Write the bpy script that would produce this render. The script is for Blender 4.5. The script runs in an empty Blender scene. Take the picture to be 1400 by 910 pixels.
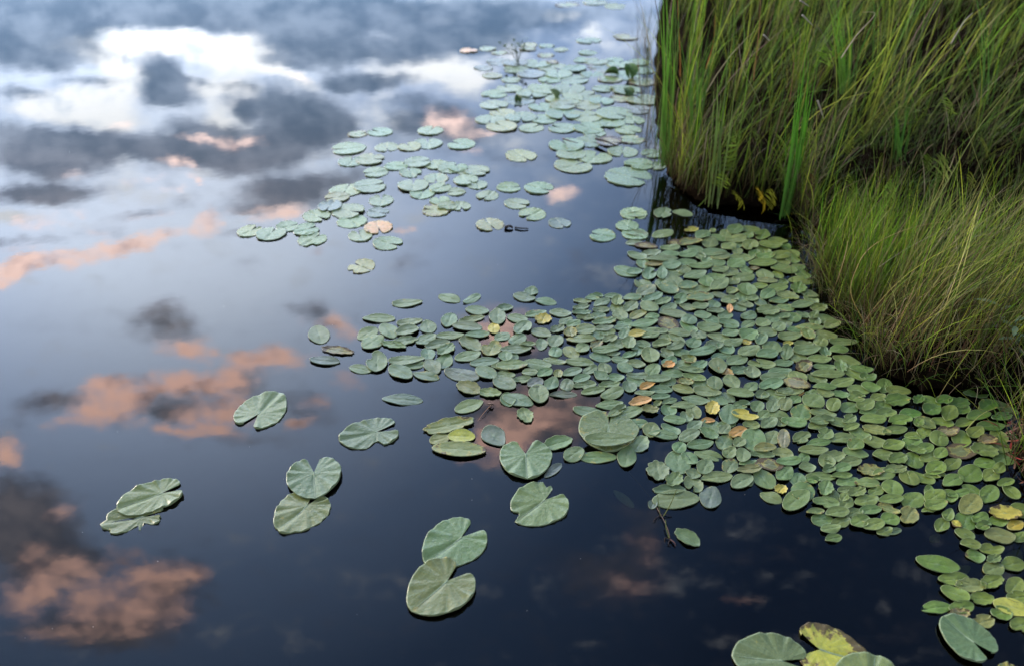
import bpy, bmesh, math, random
import numpy as np
from mathutils import Vector, Matrix

random.seed(11)
RNG = np.random.default_rng(11)
S = bpy.context.scene
COL = S.collection

# ------------------------------------------------------------------ camera
CAM_H = 1.7
PITCH = math.radians(34.5)
FPX = 1050.0                      # focal length in photo pixels (photo is 1400 wide)
SP, CP = math.sin(PITCH), math.cos(PITCH)
cam = bpy.data.cameras.new('camera')
cam.lens = 36.0 * FPX / 1400.0
cam.sensor_width = 36.0
cam.clip_start = 0.05
cam.clip_end = 4000
cam.dof.use_dof = True
cam.dof.focus_distance = 2.45
cam.dof.aperture_fstop = 1.9
camo = bpy.data.objects.new('camera', cam)
COL.objects.link(camo)
camo.location = (0, 0, CAM_H)
camo.rotation_euler = (math.pi / 2 - PITCH, 0, 0)
S.camera = camo

# ------------------------------------------------------------------ light
SUN_AZ, SUN_EL = math.radians(-62), math.radians(17)     # azimuth from +Y, negative = left
sun = bpy.data.lights.new('sun', 'SUN')
sun.energy = 0.5
sun.angle = math.radians(20)
sun.color = (1.0, 0.86, 0.72)
suno = bpy.data.objects.new('sun', sun)
COL.objects.link(suno)
sd = Vector((math.sin(SUN_AZ) * math.cos(SUN_EL), math.cos(SUN_AZ) * math.cos(SUN_EL), math.sin(SUN_EL)))
suno.rotation_euler = sd.to_track_quat('Z', 'Y').to_euler()
suno.location = sd * 30

S.view_settings.view_transform = 'Standard'
S.view_settings.look = 'None'
S.view_settings.exposure = 3.0
S.view_settings.gamma = 1.0
S.cycles.use_denoising = True

# ------------------------------------------------------------------ world: dusk sky with broken cloud
W = bpy.data.worlds.new('World')
S.world = W
W.use_nodes = True
nt = W.node_tree
nt.nodes.clear()
NN, LL = nt.nodes, nt.links


def node(tp, **kw):
    n = NN.new(tp)
    for k, v in kw.items():
        setattr(n, k, v)
    return n


def put(sock, v):
    if hasattr(v, 'links') or isinstance(v, bpy.types.NodeSocket):
        LL.new(v, sock)
    else:
        sock.default_value = v


def mth(op, a, b=0.0, c=0.0, clamp=False):
    n = node('ShaderNodeMath', operation=op, use_clamp=clamp)
    put(n.inputs[0], a); put(n.inputs[1], b); put(n.inputs[2], c)
    return n.outputs[0]


def vdot(a, vec):
    n = node('ShaderNodeVectorMath', operation='DOT_PRODUCT')
    LL.new(a, n.inputs[0]); n.inputs[1].default_value = vec
    return n.outputs['Value']


def sstep(v, lo, hi):
    n = node('ShaderNodeMapRange', interpolation_type='SMOOTHSTEP')
    put(n.inputs['Value'], v); n.inputs['From Min'].default_value = lo; n.inputs['From Max'].default_value = hi
    return n.outputs['Result']


def mixc(f, a, b):
    n = node('ShaderNodeMix', data_type='RGBA')
    put(n.inputs[0], f)
    for s, v in ((n.inputs[6], a), (n.inputs[7], b)):
        if isinstance(v, tuple):
            s.default_value = (v[0], v[1], v[2], 1)
        else:
            LL.new(v, s)
    return n.outputs[2]


tc = node('ShaderNodeTexCoord')
D = tc.outputs['Generated']
fz = vdot(D, (0, CP, SP))
fzs = mth('MAXIMUM', fz, 0.12)
ga = mth('DIVIDE', vdot(D, (1, 0, 0)), fzs)
gb = mth('DIVIDE', vdot(D, (0, -SP, CP)), fzs)
cmb = node('ShaderNodeCombineXYZ')
LL.new(ga, cmb.inputs[0]); LL.new(gb, cmb.inputs[1])
chart = cmb.outputs[0]            # sky chart centred on azimuth 0, elevation 34.5 degrees


def noise(vec, scale, detail, rough, stretch=(1, 1, 1), off=(0, 0, 0), color=False):
    mp = node('ShaderNodeMapping')
    LL.new(vec, mp.inputs[0]); mp.inputs['Scale'].default_value = stretch; mp.inputs['Location'].default_value = off
    n = node('ShaderNodeTexNoise')
    LL.new(mp.outputs[0], n.inputs['Vector'])
    n.inputs['Scale'].default_value = scale; n.inputs['Detail'].default_value = detail; n.inputs['Roughness'].default_value = rough
    return n.outputs['Color' if color else 'Fac']


def warp(vec, scale, amp, stretch, off):
    c = noise(vec, scale, 5, 0.62, stretch, off, True)
    a = node('ShaderNodeVectorMath', operation='SUBTRACT'); LL.new(c, a.inputs[0]); a.inputs[1].default_value = (.5, .5, .5)
    m = node('ShaderNodeVectorMath', operation='MULTIPLY_ADD'); LL.new(a.outputs[0], m.inputs[0])
    m.inputs[1].default_value = (amp, amp * .6, 0); LL.new(vec, m.inputs[2])
    return m.outputs[0]


P = warp(warp(chart, 5, .06, (1, 1.7, 1), (3, 1, 0)), 17, .055, (1, 1.5, 1), (7, 2, 0))


def field(blobs, kw=1.0):
    acc = 0.0
    for (x, y, rx, ry, rot, w) in blobs:
        mp = node('ShaderNodeMapping', vector_type='TEXTURE')
        LL.new(P, mp.inputs[0])
        mp.inputs['Location'].default_value = ((x - 700) / FPX, (y - 455) / FPX, 0)
        mp.inputs['Rotation'].default_value = (0, 0, math.radians(-rot))
        mp.inputs['Scale'].default_value = (rx * 1.3 / FPX, ry * 1.3 / FPX, 1)
        g = node('ShaderNodeTexGradient', gradient_type='SPHERICAL')
        LL.new(mp.outputs[0], g.inputs[0])
        acc = mth('MULTIPLY_ADD', g.outputs['Fac'], w * kw, acc)
    return acc


WHITE = [(235, 268, 70, 12, 4, .6), (290, 238, 50, 8, 0, .5), (20, 300, 60, 8, 0, .5), (470, 205, 60, 10, 10, .6), (340, 345, 120, 16, 6, .3), (520, 225, 60, 14, 0, .35), (120, 310, 80, 8, 8, .4), (180, 180, 40, 8, 0, .4),
         (130, 66, 40, 22, 0, 1.6), (230, 60, 90, 20, -4, 1.6), (320, 72, 70, 28, 0, 1.7), (300, 125, 50, 26, 0, 1.2), (165, 100, 32, 36, -20, 1.2),
         (60, 140, 75, 24, 0, 1.2), (140, 145, 65, 34, 0, 1.3), (100, 163, 110, 13, -4, 1.2), (385, 100, 70, 11, -18, 1.3), (305, 165, 40, 26, 0, .9),
         (560, 92, 70, 20, 0, 1.0), (520, 140, 45, 40, 0, .9), (620, 100, 60, 26, 0, 1.2), (650, 120, 40, 20, 0, .9), (165, 235, 45, 40, 0, .6), (400, 225, 90, 14, 10, .35),
         (770, 22, 26, 8, 0, 1.0), (803, 42, 14, 12, 0, .5), (820, 62, 12, 8, 0, .5), (735, 15, 50, 6, 0, .5), (730, 190, 70, 16, 10, .45), (600, 20, 60, 10, 0, .3), (90, 290, 90, 22, 0, .35), (690, 60, 40, 20, 0, .8)]
DARK = [(255, 112, 60, 8, -10, .55), (385, 84, 44, 9, -10, .45), (90, 188, 60, 8, 0, .5), (90, 108, 40, 8, 0, .4), (150, 180, 30, 10, 0, .4), (560, 130, 40, 9, 0, .4), (172, 74, 7, 20, -30, .5), (130, 112, 36, 10, 0, .6), (20, 128, 50, 9, 0, .6), (335, 150, 18, 12, 0, .6), (330, 118, 30, 8, 0, .4), (110, 262, 90, 12, 4, .6), (200, 292, 60, 10, 8, .5), (40, 332, 70, 8, 8, .45), (330, 318, 70, 10, 6, .4), (480, 240, 40, 16, 0, .5), (700, 215, 60, 14, 0, .4),
        (200, 10, 460, 34, 0, 1.2), (40, 30, 140, 38, 0, 1.0), (50, 72, 100, 26, 0, 1.3), (150, 20, 260, 20, 0, .5), (440, 20, 240, 30, 0, .8), (720, 30, 180, 40, 0, .7), (215, 108, 40, 36, -38, 1.3), (250, 132, 34, 20, 0, .8), (60, 212, 95, 40, 0, 1.3), (190, 200, 80, 20, 0, .9),
        (330, 205, 125, 32, 4, 1.4), (400, 150, 90, 36, -8, 1.3), (455, 170, 50, 28, 0, .9), (275, 178, 60, 18, 0, .9), (390, 262, 75, 26, 6, 1.1),
        (505, 108, 75, 10, 0, 1.2), (440, 66, 110, 28, -6, 1.2), (590, 62, 110, 24, 0, 1.1), (545, 175, 30, 30, 0, .7), (640, 178, 70, 26, 0, 1.0), (590, 160, 50, 24, 0, .8),
        (40, 270, 80, 16, 0, .8), (560, 365, 32, 20, 0, .5), (230, 445, 50, 34, 0, .75), (428, 420, 34, 22, 0, .6), (340, 290, 50, 14, 0, .4), (250, 275, 20, 10, 0, .4),
        (85, 545, 70, 24, 8, .55), (230, 555, 70, 20, 0, .7), (340, 525, 50, 30, -20, .6), (400, 560, 60, 36, 0, .5), (160, 320, 60, 12, 0, .3),
        (30, 700, 70, 60, 0, 1.1), (60, 760, 90, 50, 0, .9), (140, 860, 130, 36, 0, .9), (240, 800, 60, 40, 0, .7), (10, 600, 40, 30, 0, .5),
        (740, 560, 110, 60, 0, 1.1), (700, 470, 90, 40, 0, .7), (870, 460, 60, 30, 0, .4), (820, 370, 60, 30, 0, .4), (830, 790, 110, 50, 0, .5), (880, 730, 40, 40, 0, .4), (330, 600, 60, 16, 0, .4)]
PINK = [(100, 237, 60, 6, 0, .6), (320, 192, 80, 6, -4, .6), (165, 172, 30, 5, 0, .5), (365, 283, 50, 6, 10, .8), (215, 245, 70, 6, 0, .6), (30, 345, 40, 6, 10, .7), (190, 300, 50, 5, 6, .5), (480, 258, 26, 5, 0, .4), (655, 185, 30, 8, 0, .5), (130, 318, 26, 6, 0, .7),
        (60, 362, 90, 14, 14, 1.5), (145, 342, 70, 12, 12, 1.3), (210, 325, 50, 9, 5, 1.1), (285, 306, 28, 18, 10, 1.7), (10, 378, 40, 10, 12, 1.2), (60, 308, 40, 14, 5, .7), (100, 290, 40, 10, 0, .6),
        (240, 224, 38, 8, -10, 1.3), (235, 258, 26, 5, 0, .9), (275, 250, 10, 6, 0, 1), (390, 292, 46, 11, 10, 1.3), (600, 145, 36, 14, -25, .8), (625, 168, 40, 20, 0, .5), (400, 104, 22, 6, -10, .8), (320, 190, 60, 8, 0, .35),
        (772, 265, 30, 9, 8, 1.3), (640, 205, 20, 6, 0, .8), (430, 340, 14, 8, 0, .8), (550, 312, 16, 7, 0, .9), (458, 440, 30, 18, 0, 1.3), (425, 445, 20, 14, 0, .6), (365, 430, 14, 6, 0, .5),
        (250, 480, 44, 14, -12, 1.1), (265, 470, 24, 20, 0, .8), (140, 545, 56, 32, 20, 1.5), (120, 580, 60, 10, 4, 1.0), (225, 522, 100, 18, 0, 1.4), (240, 560, 110, 34, 0, .7), (330, 510, 30, 30, 0, .8), (375, 488, 56, 18, 0, 1.3),
        (300, 560, 44, 24, 0, 1.0), (285, 592, 55, 10, 0, 1.3), (225, 585, 24, 9, 0, .9), (415, 575, 28, 10, 20, .9), (430, 545, 24, 14, 0, .7), (480, 515, 40, 10, -8, .7), (445, 548, 18, 8, 0, .6),
        (60, 800, 70, 50, 0, 1.1), (150, 770, 60, 22, 0, .9), (190, 830, 80, 36, 0, 1.2), (225, 790, 40, 30, 0, 1.1), (90, 865, 80, 14, 0, .8), (272, 785, 24, 24, 0, .8), (85, 700, 30, 20, 0, .5), (20, 620, 30, 24, 0, .8), (170, 715, 40, 12, 0, .4),
        (740, 570, 90, 44, 0, 1.0), (680, 608, 40, 18, 0, 1.4), (700, 470, 60, 30, 0, .8), (690, 440, 40, 24, 0, .6), (650, 630, 40, 12, 0, .5), (880, 740, 30, 30, 0, .26), (860, 800, 60, 40, 0, .24), (760, 770, 70, 30, 0, .12), (1005, 820, 34, 10, 0, .3)]

n1 = noise(chart, 9, 7, .66, (1, 1.9, 1), (1.3, 4.2, 0))
n2 = noise(chart, 22, 5, .6, (1, 1.5, 1), (9.3, 2.2, 0))
n3 = noise(chart, 13, 6, .65, (1, 1.6, 1), (5.3, 7.2, 0))
nz = mth('ADD', mth('MULTIPLY', mth('SUBTRACT', n1, .5), 1.5), mth('MULTIPLY', mth('SUBTRACT', n2, .5), .9))
fw = sstep(mth('ADD', field(WHITE, .82), mth('MULTIPLY', nz, 1.35)), .08, .95)
fd = sstep(mth('ADD', field(DARK, 1.25), mth('MULTIPLY', nz, -1.0)), .05, .95)
pf = field(PINK, 1.15)
fp = sstep(mth('ADD', pf, mth('MULTIPLY', mth('MULTIPLY', nz, mth('MULTIPLY', pf, 4.0, clamp=True)), 2.0)), .12, 1.35)

sky = node('ShaderNodeTexSky', sky_type='NISHITA')
sky.sun_disc = False
sky.sun_elevation = SUN_EL
sky.sun_rotation = SUN_AZ
sky.air_density = 1.0
sky.dust_density = 1.5
nsc = node('ShaderNodeVectorMath', operation='SCALE')
LL.new(sky.outputs[0], nsc.inputs[0]); nsc.inputs['Scale'].default_value = SKY_K = 0.06
# bright thin veil of high cloud spreading from the low western sky
el, az = math.radians(22), math.radians(-24)
VD = (math.sin(az) * math.cos(el), math.cos(az) * math.cos(el), math.sin(el))
cv = vdot(D, VD)
ramp = node('ShaderNodeValToRGB')
LL.new(mth('DIVIDE', mth('ARCCOSINE', mth('MINIMUM', cv, .9999)), math.pi / 2), ramp.inputs[0])
RAMP = [(0.0, (7.2, 8.1, 9.6)), (.09, (6.6, 7.6, 9.2)), (.19, (4.0, 5.1, 7.2)), (.29, (1.6, 2.4, 4.0)), (.40, (.5, .9, 1.8)), (.54, (.17, .33, .75)), (.72, (.16, .27, .55)), (1.0, (.3, .4, .6))]
r = ramp.color_ramp
RM = 10.0
r.elements[0].position = 0; r.elements[0].color = tuple(c / RM for c in RAMP[0][1]) + (1,)
r.elements[1].position = 1; r.elements[1].color = tuple(c / RM for c in RAMP[-1][1]) + (1,)
for p, c in RAMP[1:-1]:
    e = r.elements.new(p); e.color = tuple(v / RM for v in c) + (1,)
rs = node('ShaderNodeVectorMath', operation='SCALE'); LL.new(ramp.outputs[0], rs.inputs[0]); rs.inputs['Scale'].default_value = RM * 1.25
base = node('ShaderNodeVectorMath', operation='ADD'); LL.new(nsc.outputs[0], base.inputs[0]); LL.new(rs.outputs[0], base.inputs[1])

# cloud tones (dark cloud is a bit brighter high up where it lets the light through)
c0 = base.outputs[0]
low = sstep(gb, -.05, -.32)                     # 1 towards the horizon
darkc = mixc(low, mixc(sstep(n3, .35, .68), (1.2, 1.3, 1.7), (3.0, 2.7, 2.9)), mixc(sstep(n3, .36, .66), (.4, .74, 1.25), (1.15, 1.6, 2.3)))
whitec = mixc(sstep(n3, .3, .52), (3.6, 4.3, 5.2), (6.2, 6.4, 6.6))
pinkc = mixc(sstep(n3, .3, .52), (4.6, 3.4, 3.5), mixc(sstep(gb, .1, -.15), (14.5, 8.9, 7.2), (12.0, 8.8, 7.8)))
c1 = mixc(mth('MULTIPLY', fw, .95), mixc(mth('MULTIPLY', low, .7), c0, mixc(sstep(n3, .38, .62), (1.3, 1.8, 2.7), (2.9, 3.4, 4.2))), whitec)
c2 = mixc(mth('MULTIPLY', fd, .88), c1, darkc)
c3 = mixc(mth('MULTIPLY', fp, mth('MULTIPLY_ADD', sstep(n2, .32, .6), .5, .46)), c2, pinkc)
# broken cloud carried on round the unseen sky, brightened to warm the light
sep = node('ShaderNodeSeparateXYZ'); LL.new(D, sep.inputs[0])
zc = mth('MAXIMUM', mth('ADD', sep.outputs[2], .18), .1)
cb2 = node('ShaderNodeCombineXYZ'); LL.new(mth('DIVIDE', sep.outputs[0], zc), cb2.inputs[0]); LL.new(mth('DIVIDE', sep.outputs[1], zc), cb2.inputs[1])
g1 = noise(cb2.outputs[0], 1.1, 7, .6, (1, 1, 1), (2.1, 5.3, 0))
g2 = noise(cb2.outputs[0], 2.3, 7, .6, (1, 1, 1), (8.1, 1.3, 0))
o1 = mixc(mth('MULTIPLY', sstep(g1, .5, .66), .7), c0, (3.2, 3.0, 3.0))
o2 = mixc(mth('MULTIPLY', sstep(g2, .56, .74), .6), o1, (5.5, 4.2, 3.6))
ins = mth('MULTIPLY', mth('MULTIPLY', sstep(mth('ABSOLUTE', ga), .95, .7), sstep(mth('ABSOLUTE', gb), .62, .45)), sstep(fz, .15, .3))
fin = mixc(ins, o2, c3)
bg = node('ShaderNodeBackground'); LL.new(fin, bg.inputs[0]); bg.inputs[1].default_value = 0.1
wo = node('ShaderNodeOutputWorld'); LL.new(bg.outputs[0], wo.inputs[0])
W.cycles.sampling_method = 'MANUAL'
W.cycles.sample_map_resolution = 512

# ------------------------------------------------------------------ helpers


def gp(px, py, z=0.0):
    """photo pixel -> point of the place on the level z"""
    a, b = (px - 700) / FPX, (py - 455) / FPX
    t = (CAM_H - z) / (SP + b * CP)
    return np.array([a * t, (CP - b * SP) * t, z])


def yp(px, py, Y):
    """photo pixel -> point of the place at distance Y"""
    a, b = (px - 700) / FPX, (py - 455) / FPX
    t = Y / (CP - b * SP)
    return np.array([a * t, Y, CAM_H - (SP + b * CP) * t])


def to_px(p):
    rel = np.array(p, float) - np.array([0, 0, CAM_H])
    d = rel[1] * CP - rel[2] * SP
    return 700 + FPX * rel[0] / d, 455 + FPX * (-rel[2] * CP - rel[1] * SP) / d


def tag(o, label=None, cat=None, group=None, kind=None):
    if label: o['label'] = label
    if cat: o['category'] = cat
    if group: o['group'] = group
    if kind: o['kind'] = kind
    return o


def mesh_obj(name, verts, faces, mat, parent=None, smooth=True, cols=None, uvs=None):
    me = bpy.data.meshes.new(name)
    me.from_pydata([tuple(v) for v in verts], [], [tuple(f) for f in faces])
    fin_mesh(me, mat, smooth, cols, uvs)
    o = bpy.data.objects.new(name, me)
    COL.objects.link(o)
    if parent: o.parent = parent
    return o


def fin_mesh(me, mat, smooth=True, cols=None, uvs=None):
    if mat: me.materials.append(mat)
    if smooth: me.polygons.foreach_set('use_smooth', [True] * len(me.polygons))
    if cols is not None:
        at = me.color_attributes.new('tint', 'FLOAT_COLOR', 'POINT')
        c = np.ones((len(cols), 4), np.float32); c[:, :np.shape(cols)[1]] = cols
        at.data.foreach_set('color', c.ravel())
    if uvs is not None:
        uv = me.uv_layers.new(name='uv')
        idx = np.zeros(len(me.loops), np.int32); me.loops.foreach_get('vertex_index', idx)
        uv.data.foreach_set('uv', np.asarray(uvs, np.float32)[idx].ravel())
    me.update()


def empty(name, loc=(0, 0, 0), rz=0.0):
    o = bpy.data.objects.new(name, None)
    COL.objects.link(o); o.location = loc; o.rotation_euler = (0, 0, rz); o.empty_display_size = .05
    return o


class M:
    """small material builder"""

    def __init__(self, name):
        self.m = bpy.data.materials.new(name); self.m.use_nodes = True
        self.t = self.m.node_tree; self.t.nodes.clear()
        self.out = self.t.nodes.new('ShaderNodeOutputMaterial')

    def n(self, tp, ins=None, **kw):
        x = self.t.nodes.new(tp)
        for k, v in kw.items(): setattr(x, k, v)
        for k, v in (ins or {}).items():
            s = x.inputs[k]
            if isinstance(v, bpy.types.NodeSocket): self.t.links.new(v, s)
            else: s.default_value = v
        return x

    def math(self, op, a, b=0.0, c=0.0, clamp=False):
        return self.n('ShaderNodeMath', {0: a, 1: b, 2: c}, operation=op, use_clamp=clamp).outputs[0]

    def ss(self, v, lo, hi, a=0.0, b=1.0):
        return self.n('ShaderNodeMapRange', {'Value': v, 'From Min': lo, 'From Max': hi, 'To Min': a, 'To Max': b}, interpolation_type='SMOOTHSTEP').outputs[0]

    def mix(self, f, a, b, blend='MIX'):
        x = self.n('ShaderNodeMix', {0: f}, data_type='RGBA', blend_type=blend)
        for i, v in ((6, a), (7, b)):
            if isinstance(v, bpy.types.NodeSocket): self.t.links.new(v, x.inputs[i])
            else: x.inputs[i].default_value = (v[0], v[1], v[2], 1)
        return x.outputs[2]

    def noise(self, vec, scale, detail=3, rough=.5, col=False, **kw):
        return self.n('ShaderNodeTexNoise', {'Vector': vec, 'Scale': scale, 'Detail': detail, 'Roughness': rough}, **kw).outputs['Color' if col else 'Fac']

    def done(self, shader):
        self.t.links.new(shader, self.out.inputs[0]); return self.m


# ------------------------------------------------------------------ materials
def pad_material(name, use_attr, veins):
    m = M(name)
    if use_attr:
        at = m.n('ShaderNodeAttribute', attribute_name='tint'); colr, alpha = at.outputs['Color'], at.outputs['Alpha']
    else:
        oi = m.n('ShaderNodeObjectInfo'); colr, alpha = oi.outputs['Color'], oi.outputs['Alpha']
    g = m.n('ShaderNodeNewGeometry').outputs['Position']
    uv = m.n('ShaderNodeUVMap', uv_map='uv').outputs[0]
    ln = m.n('ShaderNodeVectorMath', {0: uv}, operation='LENGTH').outputs['Value']
    sx = m.n('ShaderNodeSeparateXYZ', {0: uv})
    # soft mottling, tiny spots, decayed blotches
    c = m.mix(m.ss(m.noise(g, 28, 4, .6), .3, .7, 0, .55), colr, m.mix(.5, colr, (.13, .17, .05), 'MIX'))
    c = m.mix(m.ss(m.noise(g, 90, 3, .6), .45, .75, 0, .35), c, (.05, .085, .04))
    # paler midline and centre
    mid = m.math('MULTIPLY', m.ss(m.math('ABSOLUTE', sx.outputs[0 if veins else 1]), .045, .0), m.ss(ln, 1.0, .2))
    c = m.mix(m.math('MULTIPLY', mid, .35), c, (.2, .27, .13))
    c = m.mix(m.ss(ln, .22, 0, 0, .3), c, (.22, .28, .13))
    if veins:
        ang = m.math('ARCTAN2', sx.outputs[0], sx.outputs[1])
        wv = m.math('SINE', m.math('MULTIPLY', ang, 22.0))
        wv = m.math('MULTIPLY', m.ss(wv, .82, 1.0), m.ss(ln, .15, .4, 0, .3))
        c = m.mix(wv, c, (.18, .24, .12))
    # paler thin rim
    c = m.mix(m.ss(ln, .93, 1.0, 0, .5), c, (.26, .32, .18))
    bl = m.noise(g, 34, 4, .7)
    th = m.math('SUBTRACT', .8, m.math('MULTIPLY', alpha, m.ss(ln, .25, 1.0, .14, .5)))
    blf = m.ss(m.math('SUBTRACT', bl, th), 0.0, .06)
    ring = m.ss(m.math('SUBTRACT', bl, th), -.07, 0.0)
    c = m.mix(m.math('MULTIPLY', ring, .6), c, (.36, .3, .06))
    c = m.mix(m.math('MULTIPLY', blf, .85), c, (.055, .03, .018))
    sp = m.ss(m.noise(g, 260, 2, .5), .72, .78, 0, .7)
    c = m.mix(m.math('MULTIPLY', sp, m.math('MULTIPLY_ADD', alpha, .8, .25)), c, (.03, .028, .015))
    bmp = m.n('ShaderNodeBump', {'Height': m.noise(g, 70, 4, .6), 'Distance': .004, 'Strength': .5})
    rg = m.ss(m.noise(g, 40, 3, .5), .3, .7, .2 if veins else .3, .36 if veins else .5)
    p = m.n('ShaderNodeBsdfPrincipled', {'Base Color': c, 'Roughness': rg, 'IOR': 1.45, 'Normal': bmp.outputs[0]})
    p.inputs['Specular IOR Level'].default_value = .42
    return m.done(p.outputs[0])


mat_pad = pad_material('pad_leaf', False, False)
mat_pad_attr = pad_material('pad_leaf_mass', True, False)
mat_heart = pad_material('heart_leaf', False, True)


def simple(name, colr, rough=.6, var=.4, scale=60, spec=.4):
    m = M(name)
    g = m.n('ShaderNodeNewGeometry').outputs['Position']
    c = m.mix(m.ss(m.noise(g, scale, 4, .6), .3, .7, 0, 1), tuple(v * (1 + var) for v in colr), tuple(v * (1 - var) for v in colr))
    p = m.n('ShaderNodeBsdfPrincipled', {'Base Color': c, 'Roughness': rough})
    p.inputs['Specular IOR Level'].default_value = spec
    return m.done(p.outputs[0])


def blade_material(name, trans=.28):
    m = M(name)
    at = m.n('ShaderNodeAttribute', attribute_name='tint')
    g = m.n('ShaderNodeNewGeometry').outputs['Position']
    c = m.mix(m.ss(m.noise(g, 25, 3, .6), .35, .7, 0, .15), at.outputs['Color'], (.09, .075, .03))
    p = m.n('ShaderNodeBsdfPrincipled', {'Base Color': c, 'Roughness': .6})
    p.inputs['Specular IOR Level'].default_value = .14
    t = m.n('ShaderNodeBsdfTranslucent', {'Color': c})
    return m.done(m.n('ShaderNodeMixShader', {0: trans, 1: p.outputs[0], 2: t.outputs[0]}).outputs[0])


mat_blade = blade_material('grass_blade')
mat_leaflet = blade_material('leaflet', .3)
mat_rib = simple('leaf_rib', (.2, .26, .14), .5, .2)
mat_twig = simple('dead_twig', (.09, .055, .035), .8)
mat_dark = simple('rotten_plant', (.022, .016, .012), .7)
mat_soil = simple('peat_soil', (.007, .005, .003), 1.0, .6, 14, .0)
mat_bed = simple('pond_bed', (.012, .011, .008), .9, .5, 3, .1)
mat_stem = simple('pond_stem', (.02, .02, .01), .5)

mw = M('water')
gw = mw.n('ShaderNodeNewGeometry').outputs['Position']
b1 = mw.n('ShaderNodeBump', {'Height': mw.noise(gw, 5.0, 2, .5), 'Distance': .0006, 'Strength': .3})
b2 = mw.n('ShaderNodeBump', {'Height': mw.noise(gw, 26.0, 2, .5), 'Distance': .00015, 'Strength': .3, 'Normal': b1.outputs[0]})
fr = mw.n('ShaderNodeFresnel', {'IOR': 1.333, 'Normal': b2.outputs[0]})
gl = mw.n('ShaderNodeBsdfGlossy', {'Color': (1, 1, 1, 1), 'Roughness': .02, 'Normal': b2.outputs[0]})
tr = mw.n('ShaderNodeBsdfTransparent', {'Color': (.34, .33, .24, 1)})
mat_water = mw.done(mw.n('ShaderNodeMixShader', {0: fr.outputs[0], 1: tr.outputs[0], 2: gl.outputs[0]}).outputs[0])

# ------------------------------------------------------------------ water and pond bed
R_ = 1500.0
water = mesh_obj('water', [(-R_, -R_, 0), (R_, -R_, 0), (R_, R_, 0), (-R_, R_, 0)], [(0, 1, 2, 3)], mat_water, smooth=False)
tag(water, kind='structure')
bed = mesh_obj('pond_bed', [(-R_, -R_, -.5), (R_, -R_, -.5), (R_, R_, -.5), (-R_, R_, -.5)], [(0, 1, 2, 3)], mat_bed, smooth=False)
tag(bed, kind='structure')

# ------------------------------------------------------------------ bank
EDGE_PX = [(1500, 760), (1430, 690), (1385, 655), (1372, 610), (1400, 575), (1370, 545), (1300, 533), (1235, 528), (1192, 503), (1168, 458), (1135, 425), (1112, 385), (1104, 345), (1090, 300),
           (1030, 283), (965, 278), (925, 262), (905, 232), (893, 190), (888, 150), (888, 100), (893, 50), (900, 0), (905, -60), (912, -120)]
edge = [gp(*p)[:2] for p in EDGE_PX]


def smooth_poly(pts, k=6):
    out = []
    for i in range(len(pts) - 1):
        p0 = pts[max(i - 1, 0)]; p1 = pts[i]; p2 = pts[i + 1]; p3 = pts[min(i + 2, len(pts) - 1)]
        for j in range(k):
            t = j / k
            out.append(.5 * ((2 * p1) + (-p0 + p2) * t + (2 * p0 - 5 * p1 + 4 * p2 - p3) * t * t + (-p0 + 3 * p1 - 3 * p2 + p3) * t ** 3))
    out.append(pts[-1])
    return out


edge_s = smooth_poly([np.array(e) for e in edge])
NB = len(edge_s)
rows = [(-.06, -.3), (-.02, -.05), (.0, .02), (.03, .055), (.1, .085), (.35, .12), (1.0, .16), (3.0, .2), (12, .25), (60, .4)]
bv, bf = [], []
for i, e in enumerate(edge_s):
    for j, (dx, z) in enumerate(rows):
        nx = .7 if i < NB * .35 else .95
        jit = RNG.normal(0, .012) if 0 < j < 7 else 0
        bv.append((e[0] + dx + .045 + jit, e[1] + dx * (.5 if i < NB * .45 else .05) * min(1, dx and 1 / (1 + dx)) + jit, z + (RNG.normal(0, .012) if j > 2 else 0)))
nr = len(rows)
for i in range(NB - 1):
    for j in range(nr - 1):
        a = i * nr + j
        bf.append((a, a + 1, a + nr + 1, a + nr))
bank = mesh_obj('bank', bv, bf, mat_soil)
tag(bank, kind='structure')

# ------------------------------------------------------------------ grass builder


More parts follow.
